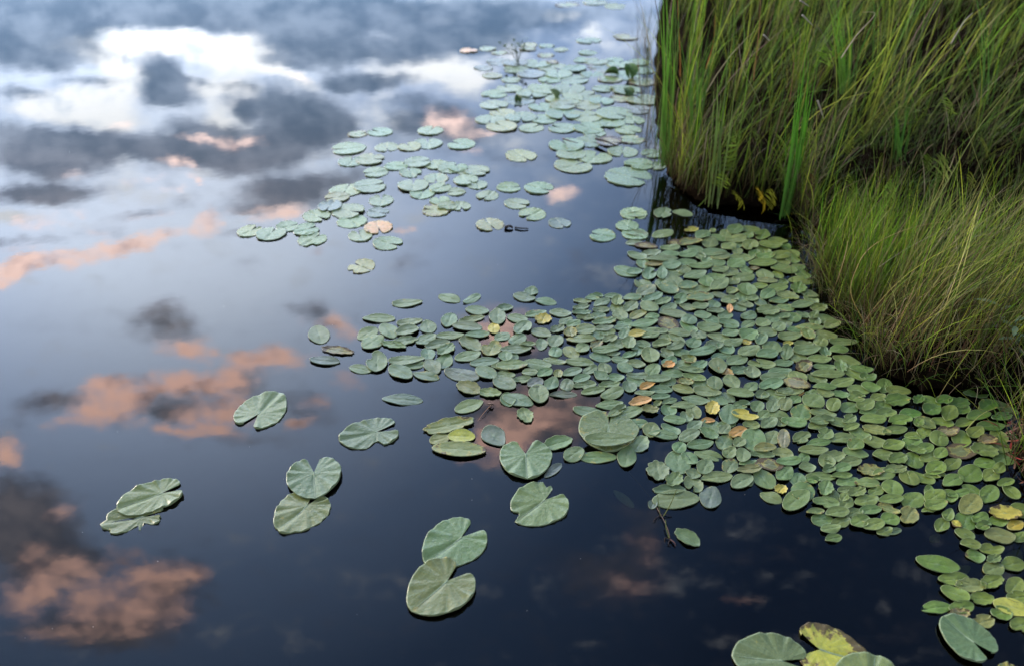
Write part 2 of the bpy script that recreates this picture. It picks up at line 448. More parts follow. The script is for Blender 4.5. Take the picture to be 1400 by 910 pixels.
def blades(base, az, h, lean, curve, width, cb, ct, seg=6, droop=None, wob=.02):
    """numpy blades: base (n,3), az lean azimuth, h length, lean start slope, curve extra bend -> verts, faces, colours"""
    n = len(base)
    t = np.linspace(0, 1, seg + 1)[None, :, None]
    d = np.stack([np.sin(az), np.cos(az), np.zeros(n)], 1)[:, None, :]
    # integrate the tilt along the blade so that its length is kept
    ang = lean[:, None] + curve[:, None] * np.linspace(0, 1, seg + 1)[None, :] ** 1.5
    step = h[:, None] / seg
    hx = np.concatenate([np.zeros((n, 1)), np.cumsum(np.sin((ang[:, 1:] + ang[:, :-1]) / 2) * step, 1)], 1)
    hz = np.concatenate([np.zeros((n, 1)), np.cumsum(np.cos((ang[:, 1:] + ang[:, :-1]) / 2) * step, 1)], 1)
    c = base[:, None, :] + d * hx[:, :, None]
    c[:, :, 2] += hz
    wb = RNG.normal(0, wob, (n, 1, 3)) * np.sin(t * math.pi) * h[:, None, None]
    wb[:, :, 2] = 0
    c = c + wb
    fa = az + math.pi / 2 + RNG.uniform(-.9, .9, n)
    s = np.stack([np.sin(fa), np.cos(fa), np.zeros(n)], 1)[:, None, :]
    wt = np.clip(1 - t ** 2.2, 0.04, 1) * (0.55 + .45 * np.minimum(1, t * 4))
    hw = width[:, None, None] * .5 * wt
    v = np.stack([c - s * hw, c + s * hw], 2).reshape(n * (seg + 1) * 2, 3)
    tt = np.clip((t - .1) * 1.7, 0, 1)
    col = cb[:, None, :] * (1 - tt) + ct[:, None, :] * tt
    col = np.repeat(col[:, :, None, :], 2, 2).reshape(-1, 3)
    i0 = (np.arange(n)[:, None] * (seg + 1) * 2 + np.arange(seg)[None, :] * 2).ravel()
    f = np.stack([i0, i0 + 1, i0 + 3, i0 + 2], 1)
    return v, f, col


def fast_obj(name, parts, mat, parent=None):
    off = 0; V = []; F = []; C = []
    for v, f, c in parts:
        V.append(v); F.append(f + off); C.append(c); off += len(v)
    V = np.concatenate(V).astype(np.float32); F = np.concatenate(F).astype(np.int32); C = np.concatenate(C)
    me = bpy.data.meshes.new(name)
    me.vertices.add(len(V)); me.vertices.foreach_set('co', V.ravel())
    me.loops.add(F.size); me.loops.foreach_set('vertex_index', F.ravel())
    me.polygons.add(len(F)); me.polygons.foreach_set('loop_start', np.arange(0, F.size, 4, dtype=np.int32))
    try: me.polygons.foreach_set('loop_total', np.full(len(F), 4, np.int32))
    except Exception: pass
    me.validate(); me.update(calc_edges=True)
    fin_mesh(me, mat, True, C)
    o = bpy.data.objects.new(name, me); COL.objects.link(o)
    if parent: o.parent = parent
    return o


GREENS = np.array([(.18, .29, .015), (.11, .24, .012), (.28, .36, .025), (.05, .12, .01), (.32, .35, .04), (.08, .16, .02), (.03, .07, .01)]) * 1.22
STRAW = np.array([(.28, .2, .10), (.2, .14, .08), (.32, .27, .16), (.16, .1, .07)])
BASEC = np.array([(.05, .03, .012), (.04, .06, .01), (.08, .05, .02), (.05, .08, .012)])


def pick(arr, n, jit=.3):
    c = arr[RNG.integers(0, len(arr), n)] * RNG.normal(1, jit, (n, 1))
    return np.clip(c, .005, .6)


def in_poly(p, poly):
    x, y = p; c = False
    j = len(poly) - 1
    for i in range(len(poly)):
        xi, yi = poly[i]; xj, yj = poly[j]
        if (yi > y) != (yj > y) and x < (xj - xi) * (y - yi) / (yj - yi) + xi: c = not c
        j = i
    return c


def sample_bank(poly_px, n, z=.05):
    """random base points in a patch of the bank given by its outline"""
    poly = [gp(*p)[:2] for p in poly_px]
    xs = [p[0] for p in poly]; ys = [p[1] for p in poly]
    out = []
    while len(out) < n:
        q = (random.uniform(min(xs), max(xs)), random.uniform(min(ys), max(ys)))
        if in_poly(q, poly): out.append((q[0], q[1], z))
    return np.array(out)


def meadow(name, label, cat, poly, n, h, az, lean, curve, width, green=GREENS, straw=.12, base=BASEC, clump=0, z=.05, seg=6):
    b = sample_bank(poly, n, z)
    if clump:
        cs = sample_bank(poly, clump, z)
        k = RNG.integers(0, clump, n)
        mix_ = RNG.uniform(0, 1, n) < .75
        b[mix_] = cs[k][mix_] + np.concatenate([RNG.normal(0, .035, (mix_.sum(), 2)), np.zeros((mix_.sum(), 1))], 1)
        hh = RNG.uniform(.75, 1.1, clump)[k]
        azc = RNG.normal(0, .35, clump)[k]
    else:
        hh = 1; azc = 0
    H = RNG.uniform(h[0], h[1], n) * hh
    A = RNG.normal(az[0], az[1], n) + azc
    L = np.abs(RNG.normal(lean[0], lean[1], n))
    Cv = RNG.normal(curve[0], curve[1], n)
    Wd = RNG.uniform(width[0], width[1], n)
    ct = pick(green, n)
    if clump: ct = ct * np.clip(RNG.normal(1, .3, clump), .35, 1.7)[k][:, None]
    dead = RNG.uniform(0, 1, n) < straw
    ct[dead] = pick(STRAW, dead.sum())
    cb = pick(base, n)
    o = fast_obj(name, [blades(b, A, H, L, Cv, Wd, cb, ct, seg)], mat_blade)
    tag(o, label, cat, kind='stuff')
    return o


R90 = math.pi / 2
# far part of the bank: tall mixed grass
meadow('tall_grass', 'dense tall green marsh grass covering the far bank at the top right', 'grass',
       [(905, 225), (893, 120), (905, 0), (912, -100), (1500, -100), (1500, 60), (1450, 200), (1200, 225), (1060, 276), (960, 268)], 5400,
       (.3, 1.05), (1.2, 1.3), (.14, .16), (.45, .45), (.003, .0085), clump=150)
meadow('tall_grass', 'loose thin dry and green grass leaning to the right over the upper bank', 'grass',
       [(960, 268), (1000, 100), (1100, -60), (1600, -60), (1700, 260), (1300, 262), (1110, 265)], 3000,
       (.25, .95), (1.5, .8), (.35, .25), (.75, .5), (.002, .005), straw=.1, clump=95)
meadow('thatch', 'matted grey brown dead grass under the tall grass of the bank', 'dead grass',
       [(905, 230), (893, 120), (905, 0), (912, -100), (1500, -100), (1700, 300), (1500, 540), (1240, 530), (1180, 470), (1120, 380), (1108, 300), (960, 272)], 6500,
       (.15, .45), (0, 3), (.7, .5), (.8, .6), (.0015, .0035), green=STRAW * .22, straw=.12, seg=4)
meadow('tall_grass', 'scattered broad bright green blades standing through the finer grass of the bank', 'grass',
       [(900, 228), (893, 120), (905, 0), (912, -100), (1500, -100), (1600, 250), (1250, 300), (1110, 296), (960, 270)], 620,
       (.5, 1.1), (1.2, 1.4), (.1, .12), (.3, .3), (.007, .013), green=np.array([(.1, .26, .015), (.16, .28, .02), (.06, .17, .02), (.24, .3, .03)]), straw=.08, clump=70, seg=7)
meadow('sedge', 'drooping brown and green blades hanging over the water along the bank edge', 'sedge',
       [(1090, 300), (1104, 345), (1112, 385), (1135, 425), (1168, 458), (1192, 503), (1235, 528), (1300, 533), (1370, 545), (1370, 530), (1300, 515), (1240, 505), (1205, 480), (1180, 440), (1150, 405), (1125, 370), (1115, 340), (1105, 300)], 640,
       (.1, .38), (-.6, 1.5), (.4, .3), (1.0, .6), (.0015, .0035), straw=.4, clump=90, z=.01, seg=5)
meadow('sedge', 'stray thin stems standing in the water off the left end of the reeds', 'sedge',
       [(862, 60), (890, 50), (893, 120), (890, 160), (905, 232), (893, 248), (880, 215), (876, 120)], 110,
       (.12, .6), (-.6, 1.6), (.12, .15), (.5, .5), (.002, .0045), green=np.array([(.1, .16, .02), (.05, .08, .02), (.14, .12, .04)]), straw=.25, z=-.02)
# sedge tussock at the front
meadow('undergrowth', 'dark low leafy green growth in the shaded hollow between the two grass masses', 'undergrowth',
       [(1060, 262), (1100, 300), (1118, 340), (1215, 390), (1350, 365), (1600, 400), (1600, 200), (1450, 170), (1200, 190), (1090, 220)], 2600,
       (.1, .42), (.8, 1.6), (.25, .25), (.7, .6), (.002, .007), green=np.array([(.06, .12, .012), (.1, .17, .015), (.03, .07, .01), (.14, .19, .02), (.05, .06, .02)]), straw=.14, clump=120, seg=5)
meadow('sedge', 'fine upright green sedge at the corner of the bank beside the pads', 'sedge',
       [(1118, 350), (1126, 385), (1145, 425), (1172, 458), (1215, 440), (1250, 380), (1210, 345), (1135, 332)], 1500,
       (.16, .42), (.6, 1.3), (.07, .08), (.35, .3), (.0018, .004), green=np.array([(.13, .29, .01), (.08, .2, .01), (.24, .34, .02), (.03, .08, .01), (.16, .2, .02)]), clump=46)
meadow('sedge', 'long fine sedge with reddish bases sweeping up to the right over the front bank', 'sedge',
       [(1168, 458), (1192, 503), (1235, 525), (1300, 530), (1375, 538), (1560, 560), (1600, 420), (1350, 370), (1225, 395)], 3000,
       (.2, .68), (1.15, .65), (.34, .24), (.6, .45), (.0016, .0042), green=np.array([(.2, .31, .015), (.1, .2, .01), (.32, .36, .03), (.26, .25, .07), (.06, .1, .012), (.03, .06, .01)]),
       straw=.08, base=np.array([(.14, .05, .03), (.07, .045, .02), (.2, .12, .06), (.05, .06, .015)]), clump=110)
meadow('sedge', 'dark drooping sedge leaning over the lower right edge of the pads', 'sedge',
       [(1375, 575), (1385, 650), (1430, 690), (1500, 760), (1560, 700), (1500, 560), (1400, 560)], 700,
       (.2, .5), (.9, .8), (.5, .2), (.7, .3), (.0015, .0035), straw=.4, clump=24)
meadow('sedge', 'short dark sedge hanging over the dark inlet of the bank', 'sedge',
       [(905, 235), (925, 264), (965, 281), (1030, 287), (1090, 303), (1104, 330), (1112, 320), (1100, 280), (1030, 268), (960, 262), (915, 225)], 650,
       (.15, .6), (1.2, 1.6), (.15, .2), (.5, .4), (.002, .005), straw=.3, clump=40)


# ------------------------------------------------------------------ reed clumps with one object per blade
def reed_clump(px, py, tops, label, width=.012, green=(.06, .19, .02), z=.03):
    b = gp(px, py, z)
    root = empty('reed_clump', tuple(b))
    tag(root, label, 'reed', 'clumps of broad reed blades on the bank')
    for (tx, ty, w) in tops:
        tip = yp(tx, ty, b[1] + random.uniform(-.05, .25))
        off = np.array([random.gauss(0, .018), random.gauss(0, .018), 0])
        d = tip - b - off
        az = math.atan2(d[0], d[1]); L = np.linalg.norm(d)
        ln = math.atan2(math.hypot(d[0], d[1]), d[2])
        cc = np.array([green]) * random.uniform(.7, 1.3)
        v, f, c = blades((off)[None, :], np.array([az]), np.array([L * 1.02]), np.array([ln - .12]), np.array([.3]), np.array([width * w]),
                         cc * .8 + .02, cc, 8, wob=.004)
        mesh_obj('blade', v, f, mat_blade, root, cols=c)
    return root


def fan(cx, y0, y1, spread, n, w=1.0):
    return [(cx + random.uniform(-spread, spread), random.uniform(y0, y1), w * random.uniform(.7, 1.2)) for _ in range(n)]


reed_clump(908, 226, fan(908, -60, 60, 18, 16), 'bright green upright reeds at the left end of the grassy bank', .012, (.1, .24, .02))
reed_clump(943, 238, fan(950, -10, 110, 30, 15), 'green fan of reeds standing right of the first reeds on the bank', .011, (.08, .2, .02))
reed_clump(975, 281, fan(985, 40, 180, 26, 11), 'tall pale reeds rising from the dark inlet edge', .010, (.13, .2, .04))
reed_clump(1072, 296, fan(1094, 40, 170, 26, 14), 'tight sheaf of saturated green reeds behind the inlet', .011, (.07, .22, .012))
reed_clump(1222, 250, fan(1238, 90, 160, 20, 13), 'dark green reed sheaf in the middle of the bank', .012, (.05, .16, .012))
reed_clump(1150, 160, fan(1145, -20, 60, 22, 14), 'vivid green broad reeds near the top of the bank', .016, (.1, .25, .02))
reed_clump(1340, 180, fan(1330, -20, 60, 40, 12), 'blue green reeds near the top right corner', .014, (.06, .17, .015))


def stalk(name, pts, w, colr, label, cat, group=None, mat=None, taper=.3):
    """a single long stalk or blade through points"""
    pts = smooth_poly([np.array(p, float) for p in pts], 6)
    V, F = [], []
    K = 5
    n = len(pts)
    o0 = pts[0]
    for i, p in enumerate(pts):
        tdir = pts[min(i + 1, n - 1)] - pts[max(i - 1, 0)]
        tdir = tdir / (np.linalg.norm(tdir) + 1e-9)
        a = np.cross(tdir, (0.31, .2, .93)); a /= np.linalg.norm(a) + 1e-9
        b = np.cross(tdir, a)
        rr = w * .5 * (1 - (1 - taper) * i / (n - 1))
        for k in range(K):
            q = 2 * math.pi * k / K
            V.append(p - o0 + (a * math.cos(q) * rr + b * math.sin(q) * rr * .6))
    for i in range(n - 1):
        for k in range(K):
            F.append((i * K + k, i * K + (k + 1) % K, (i + 1) * K + (k + 1) % K, (i + 1) * K + k))
    F.append(tuple(range(K))[::-1]); F.append(tuple((n - 1) * K + k for k in range(K)))
    o = mesh_obj(name, V, F, mat or mat_blade, cols=np.tile(np.array([colr]), (len(V), 1)))
    o.location = tuple(o0)
    if label: tag(o, label, cat, group)
    return o


GG = 'single long blades arching out of the sedge'
OR = (.42, .16, .03); PY = (.3, .32, .1); ST = (.36, .3, .2); GR = (.16, .26, .04)


def blade_px(pts, w, colr, label, Y0, Y1, name='grass_blade', cat='grass blade', group=GG):
    n = len(pts)
    P3 = [yp(x, y, Y0 + (Y1 - Y0) * i / (n - 1)) for i, (x, y) in enumerate(pts)]
    return stalk(name, P3, w, colr, label, cat, group)


def bY(px, py): return gp(px, py)[1]


y2 = bY(1240, 520)
blade_px([(1203, 470), (1165, 408), (1172, 365), (1195, 335), (1245, 312), (1300, 302)], .004, (.5, .33, .15), 'peach coloured dry blade curving up the left side of the sedge', 2.45, 2.7)
blade_px([(1262, 322), (1278, 260), (1298, 150)], .003, GR, 'straight thin green stem with a pale seed tip above the sedge', 2.8, 2.9)
blade_px([(1372, 318), (1340, 230), (1305, 125)], .003, PY, 'long pale stem crossing leftwards over the right of the bank', 2.8, 3.0)
blade_px([(1196, 300), (1196, 230), (1188, 130)], .003, GR, 'thin upright stem left of the seed tipped stem', 2.95, 3.1)
blade_px([(1250, 330), (1300, 240), (1345, 165), (1400, 100)], .0035, PY, 'long yellow green blade sweeping diagonally to the right edge', 2.8, 3.2)
blade_px([(1245, 522), (1290, 500), (1340, 470), (1400, 452)], .005, (.4, .34, .25), 'pale straw lying low across the base of the sedge', 2.3, 2.4)
blade_px([(1320, 588), (1342, 566), (1370, 556), (1410, 560)], .004, PY, 'arching pale blade over the pads at right edge', 1.9, 2.0)
blade_px([(1343, 602), (1365, 594), (1405, 584)], .004, PY, 'straight pale blade reaching from the right edge over the pads', 1.85, 1.9)
blade_px([(1345, 652), (1375, 620), (1396, 598)], .0035, PY, 'green stem slanting up from the pads to the leafy sprig', 1.75, 1.85)
blade_px([(1202, 365), (1240, 340), (1290, 315), (1330, 305), (1370, 322)], .003, ST, 'grey dry blade bowed over the top of the sedge', 2.55, 2.8)
blade_px([(1300, 345), (1330, 325), (1370, 316), (1400, 300)], .003, ST, 'bleached curved blade near the right edge above the sedge', 2.6, 2.7)
blade_px([(1010, 60), (1016, 95), (1040, 150), (1030, 210)], .004, ST, 'grey bent dry blade in the middle of the tall grass', 3.9, 3.8)
blade_px([(928, 120), (924, 150), (935, 175), (945, 205)], .006, (.45, .27, .2), 'pinkish curled dead blade between the two left reed clumps', 4.1, 4.0)
blade_px([(930, 105), (930, 75), (928, 40), (927, 0)], .010, OR, 'orange dead reed blade standing behind the leftmost reeds', 4.4, 4.5)
blade_px([(965, 95), (975, 60), (978, 20)], .007, OR, 'upper orange streaked blade right of the first orange reed', 4.4, 4.5)
blade_px([(1030, 110), (1037, 50), (1040, 0)], .008, (.3, .14, .05), 'rusty brown blade in the centre of the tall grass', 4.2, 4.4)
blade_px([(1080, 140), (1085, 90), (1086, 60)], .007, (.22, .1, .05), 'brown stalk rising behind the saturated green sheaf', 4.0, 4.1)
blade_px([(945, 240), (935, 200), (928, 160), (918, 140)], .007, (.4, .2, .04), 'orange yellow leaning blade low beside the second reeds', 4.0, 4.1)
blade_px([(947, 290), (965, 272), (968, 262)], .004, GR, 'short green bent stem touching the water in the inlet', 3.6, 3.7)
blade_px([(1150, 80), (1170, 50), (1196, 20), (1180, 17)], .006, (.5, .4, .3), 'bent pale straw near the top of the bank', 3.9, 4.0)
blade_px([(1300, 60), (1318, 30), (1330, 18)], .007, (.4, .36, .28), 'pale straw head at the upper right of the bank', 3.8, 3.9)
blade_px([(1196, 270), (1206, 235), (1212, 180)], .003, (.3, .2, .12), 'thin brown stem near the middle sheaf', 3.1, 3.2)
blade_px([(1190, 198), (1225, 150), (1245, 148), (1270, 157)], .003, PY, 'low yellow bowed blade above the middle sheaf', 3.3, 3.4)

# pale seed heads
for i, (x, y, dx, dy, lab) in enumerate([(1100, 5, 6, 4, 'uppermost'), (1104, 28, 7, 7, 'second'), (1048, 52, 4, 4, 'left'), (1122, 150, 4, 12, 'lowest')]):
    Y = 3.9
    p0, p1 = yp(x - dx, y - dy, Y), yp(x + dx, y + dy, Y)
    stalk('seed_head', [p0, (p0 + p1) / 2, p1], .014, (.45, .4, .34), 'pale fluffy seed head in the tall grass, %s of the four' % lab, 'seed head', 'pale seed heads in the tall grass')


# ------------------------------------------------------------------ ferns
def fern(px, py, tx, ty, Y, size, colr, label, n=13):
    b = yp(px, py, Y)
    t = yp(tx, ty, Y - .12)
    root = empty('fern_frond', tuple(b))
    tag(root, label, 'fern', 'fern fronds at the foot of the bank')
    d = t - b; L = np.linalg.norm(d); d /= L
    side = np.cross(d, (0, -.5, .85)); side /= np.linalg.norm(side)
    nrm = np.cross(side, d)
    st = stalk('stem', [(0, 0, 0), tuple(d * L * .5 + nrm * L * .06), tuple(d * L)], .003, tuple(np.array(colr) * .7), None, None, mat=mat_leaflet)
    st.parent = root
    for i in range(n):
        f = .15 + .85 * i / (n - 1)
        ll = size * math.sin(math.pi * (0.16 + .8 * f)) ** .8
        V, F = [], []
        for s in (-1, 1):
            o = len(V)
            p = d * L * f + nrm * L * .06 * math.sin(math.pi * f)
            dirn = side * s * .85 + d * .5 - nrm * .1 + np.array([random.gauss(0, .2) for _ in range(3)])
            dirn /= np.linalg.norm(dirn)
            w = d * ll * .105
            k = 4
            for j in range(k + 1):
                u = j / k
                ww = w * (math.sin(math.pi * (.12 + .85 * u)))
                q = p + dirn * ll * u - nrm * ll * .25 * u * u
                V += [q - ww, q + ww]
            for j in range(k):
                F.append((o + 2 * j, o + 2 * j + 1, o + 2 * j + 3, o + 2 * j + 2))
        cc = np.array(colr) * random.uniform(.8, 1.2)
        mesh_obj('leaflet', V, F, mat_leaflet, root, cols=np.tile(cc, (len(V), 1)))
    return root


FY, FGr, FRd = (.32, .34, .03), (.13, .21, .03), (.3, .12, .04)
fern(1018, 285, 1001, 262, 3.55, .045, FY, 'small yellow green fern frond at the left of the inlet edge')
fern(1046, 288, 1036, 258, 3.5, .055, (.45, .33, .02), 'golden yellow fern frond hanging over the inlet')
fern(1050, 288, 1056, 260, 3.5, .05, FY, 'yellow fern frond right beside the golden one')
fern(1078, 262, 1066, 222, 3.6, .07, FGr, 'green fern frond left of the saturated reed sheaf')
fern(1100, 240, 1096, 214, 3.6, .06, (.2, .28, .03), 'bright fern frond right of the saturated reed sheaf')
fern(1112, 262, 1112, 240, 3.6, .05, FRd, 'rusty red fern frond below the bright one')
fern(1075, 212, 1064, 185, 3.75, .05, FGr, 'upper green fern frond leaning on the reed sheaf')
fern(1115, 205, 1108, 180, 3.7, .06, (.16, .22, .03), 'olive fern frond high behind the reed sheaf')
fern(1000, 240, 1005, 180, 3.75, .09, FGr, 'tall green fern frond between the pale reeds and the sheaf')
fern(1213, 278, 1222, 252, 3.1, .05, FGr, 'fern frond above the left of the sedge')
fern(1285, 250, 1292, 215, 3.1, .07, (.12, .17, .03), 'soft green fern frond deep in the sedge')
fern(1128, 92, 1132, 66, 3.9, .06, (.16, .28, .03), 'vivid yellow green fern frond near the top of the bank')
fern(1300, 160, 1296, 135, 3.4, .05, (.2, .3, .03), 'small bright fern frond in upper right grass')


for i_, (x, y, n_) in enumerate([(1165, 268, 'fern at the dark hollow left side'), (1250, 290, 'fern in the hollow behind the long sedge'),
                            (1155, 215, 'fern right of the bright frond, a little higher'), (1180, 190, 'fern high above the dark hollow'), (1262, 235, 'fern right of the dark green reed sheaf'), (1325, 262, 'rightmost fern of the dark hollow'),
                            (985, 262, 'fern low beside the pale tall reeds'), (1040, 200, 'fern half way up left of the reed sheaf'), (1350, 215, 'fern near the right edge above the sedge')]):
    Yf = gp(x, y + 22, .15)[1] - .06
    fern(x, y, x + random.uniform(-12, 14), y - random.uniform(20, 30), Yf, random.uniform(.035, .055), [(.13, .19, .015), (.09, .15, .015), (.18, .21, .02)][i_ % 3], 'yellowish green ' + n_, 12)


# leafy sprigs at the right edge
def sprig(x, y, Y, r, colr, label, n=9, down=(0, 60)):
    c = yp(x, y, Y)
    foot = yp(x + down[0], y + down[1], Y)
    root = empty('leafy_sprig', tuple(foot)); tag(root, label, 'leafy sprig', 'leafy sprigs at the right edge')
    st = stalk('stem', [(0, 0, 0), tuple((c - foot) * .5 + np.array([.01, 0, 0])), tuple(c - foot)], .004, tuple(np.array(colr) * .6), None, None)
    st.parent = root
    for k in range(n):
        a = k * 2.399 + random.uniform(-.2, .2)
        f = .45 + .55 * k / (n - 1)
        p = (c - foot) * f
        dirn = np.array([math.cos(a), math.sin(a), .35]); dirn /= np.linalg.norm(dirn)
        sd = np.cross(dirn, (0, 0, 1)); sd /= np.linalg.norm(sd)
        V, F = [], []
        ll = r * random.uniform(.75, 1.2)
        for j in range(6):
            u = j / 5
            ww = sd * ll * .13 * math.sin(math.pi * (.06 + .9 * u))
            q = p + dirn * ll * u + np.array([0, 0, -.3 * ll * u * u])
            V += [q - ww, q - np.array([0, 0, ll * .02]), q + ww]
        for j in range(5):
            F += [(3 * j, 3 * j + 1, 3 * j + 4, 3 * j + 3), (3 * j + 1, 3 * j + 2, 3 * j + 5, 3 * j + 4)]
        mesh_obj('leaf', V, F, mat_leaflet, root, cols=np.tile(np.array(colr) * random.uniform(.8, 1.2), (len(V), 1)))
    return root


sprig(1368, 418, 2.3, .075, (.2, .27, .15), 'pale grey green narrow leaved sprig in front of the sedge', 10, (10, 90))
sprig(1388, 440, 2.2, .07, (.17, .25, .13), 'lower narrow leaved sprig beside the first at right edge', 9, (4, 80))
sprig(1392, 600, 1.85, .06, (.2, .34, .14), 'pale green star of leaves over the pads at right edge', 8, (10, 40))
sprig(1385, 618, 1.85, .035, (.28, .13, .04), 'small russet sprig under the pale green star', 8, (0, 25))


# ------------------------------------------------------------------ pad meshes
def pad_mesh(name, seed, rag=0.0, bite=None, cup=.004, pinch=.1, tip=.1, fold=0.0, seg=26):
    rr = random.Random(seed)
    ph = [rr.uniform(0, 6.28) for _ in range(6)]
    V = [(0, 0, -.0006)]; U = [(0, 0)]
    rings = [.2, .45, .7, .88, .97, 1.0]
    def R(th):
        r = 1 + .025 * math.sin(2 * th + ph[0]) + .018 * math.sin(3 * th + ph[1]) + .01 * math.sin(5 * th + ph[2])
        r *= 1 - pinch * abs(math.sin(th)) ** 2 * abs(math.cos(th)) ** 1.0 * .9
        r += tip * max(0, math.cos(th)) ** 14
        if rag: r *= 1 - rag * (.5 + .5 * math.sin(9 * th + ph[3])) ** 2 - rag * .6 * abs(math.sin(17 * th + ph[4])) * (math.sin(2 * th + ph[5]) > 0)
        if bite:
            for (bt, bw, bd) in bite:
                dd = (th - bt + math.pi) % (2 * math.pi) - math.pi
                if abs(dd) < bw: r *= 1 - bd * math.cos(dd / bw * math.pi / 2) ** .7
        return r
    w = [rr.uniform(-.0032, .0032) for _ in range(4)]
    for q in rings:
        for k in range(seg):
            th = 2 * math.pi * k / seg
            r = R(th) * q
            x, y = r * math.cos(th), r * math.sin(th)
            z = cup * q ** 4 + w[0] * q * q * math.sin(2 * th + ph[3]) + w[1] * q ** 3 * math.sin(3 * th + ph[4]) * .7 - .002 * math.exp(-(y / .12) ** 2) * (1 - q ** 4) + .0022 * math.exp(-(q / .22) ** 2)
            z += fold * max(0, y - .35) ** 1.3
            V.append((x, y, z)); U.append((q * math.cos(th), q * math.sin(th)))
    for k in range(seg):      # the edge has a thickness
        x, y, z = V[1 + (len(rings) - 1) * seg + k]
        V.append((x * .985, y * .985, z - .003)); U.append((math.cos(2 * math.pi * k / seg), math.sin(2 * math.pi * k / seg)))
    F = [(0, 1 + k, 1 + (k + 1) % seg) for k in range(seg)]
    for j in range(len(rings)):
        for k in range(seg):
            a = 1 + j * seg + k; b = 1 + j * seg + (k + 1) % seg
            F.append((a, a + seg, b + seg, b))
    return V, F, U


PADV = []
for s in range(9): PADV.append(pad_mesh('p', 100 + s, pinch=random.uniform(.04, .24), tip=random.uniform(0, .16), cup=random.uniform(.0, .003)))
for s in range(3): PADV.append(pad_mesh('p', 200 + s, rag=.07 + .03 * s, cup=.004, seg=44))
PADV.append(pad_mesh('p', 300, bite=[(.9, .35, .35)], seg=40))
PADV.append(pad_mesh('p', 301, bite=[(2.2, .22, .85), (4.6, .12, .2)], seg=44))
PADV.append(pad_mesh('p', 302, bite=[(5.2, .3, .3), (3.4, .16, .25)], rag=.04, seg=44))
PADV.append(pad_mesh('p', 303, fold=.02, cup=.006))
PADV.append(pad_mesh('p', 304, fold=.045, cup=.009, rag=.06, seg=40))
PAD_ME = []
for i, (v, f, u) in enumerate(PADV):
    me = bpy.data.meshes.new('lily_pad'); me.from_pydata(v, [], f); fin_mesh(me, mat_pad, True, None, u); PAD_ME.append(me)
NPLAIN = 9


def heart_mesh(seed, wid=.82, phi=14, lobe=.74, folds=.004, cup=.003, bite=None, nseg=52, ragged=0.0):
    """petiole point at 0, tip along +Y, two lobes behind; phi = half opening of the notch in degrees"""
    rr = random.Random(seed)
    ph = [rr.uniform(0, 6.28) for _ in range(6)]
    TE = math.pi - math.radians(phi)
    rings = [.08, .25, .5, .72, .88, .97, 1.0]
    V, U = [(0, 0, 0)], [(0, 0)]
    def R(th):
        a = abs(th)
        # smooth blend: tip 1, side wid, lobe
        k = a / math.pi
        r = 1 + (wid - 1) * math.sin(min(k / .5, 1) * math.pi / 2) ** 1.3 if k < .5 else wid + (lobe - wid) * math.sin((k - .5) / .5 * math.pi / 2) ** 1.4
        e = (TE - a) / .42
        if e < 1: r *= .80 + .20 * math.sqrt(max(0, 1 - (1 - e) ** 2))
        r *= 1 + .012 * math.sin(5 * th + ph[0]) + .008 * math.sin(9 * th + ph[1]) - ragged * (.5 + .5 * math.sin(13 * th + ph[4])) ** 3
        if bite:
            for (bt, bw, bd) in bite:
                dd = th - bt
                if abs(dd) < bw: r *= 1 - bd * (1 - (dd / bw) ** 2) ** .5
        return r
    for q in rings:
        for k in range(nseg + 1):
            th = -TE + 2 * TE * k / nseg
            r = R(th) * q
            x, y = r * math.sin(th), r * math.cos(th)
            fo = folds * q ** 2.5 * (math.sin(11 * th + ph[2]) * (.6 + .4 * math.sin(2 * th + ph[3])) + .5 * math.sin(19 * th + ph[5]))
            z = fo + cup * q ** 5 + .003 * q * q * math.sin(2 * th + ph[3]) - .004 * math.exp(-(x / .05) ** 2) * (y > 0) * min(1, y * 4)
            V.append((x, y, z)); U.append((q * math.sin(th), q * math.cos(th)))
    st = nseg + 1
    for k in range(st):
        x, y, z = V[1 + (len(rings) - 1) * st + k]
        V.append((x * .99, y * .99, min(z - .002, -.004))); U.append(U[1 + (len(rings) - 1) * st + k])
    F = [(0, 1 + k + 1, 1 + k) for k in range(nseg)]
    for j in range(len(rings)):
        for k in range(nseg):
            a = 1 + j * st + k
            F.append((a, a + 1, a + 1 + st, a + st))
    return V, F, U


def heart_data(name, *a, **k):
    v, f, u = heart_mesh(*a, **k)
    me = bpy.data.meshes.new(name); me.from_pydata(v, [], f); fin_mesh(me, mat_heart, True, None, u)
    return me


# colours
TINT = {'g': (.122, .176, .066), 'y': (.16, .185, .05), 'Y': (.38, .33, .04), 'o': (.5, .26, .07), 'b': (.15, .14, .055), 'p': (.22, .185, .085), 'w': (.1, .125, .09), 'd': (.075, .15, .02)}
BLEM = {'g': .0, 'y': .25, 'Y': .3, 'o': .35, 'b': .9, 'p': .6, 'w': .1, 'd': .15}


def tint(code):
    c = np.array(TINT[code]) * random.uniform(.84, 1.18)
    c = c * np.array([random.uniform(.85, 1.2), 1, random.uniform(.8, 1.2)])
    if code == 'g' and random.random() < .14: c = c * .6 + np.array(TINT['y']) * .45
    a = BLEM[code] + (random.random() ** 5) * .5
    return tuple(np.clip(c, 0, 1)) + (min(a, 1.0),)


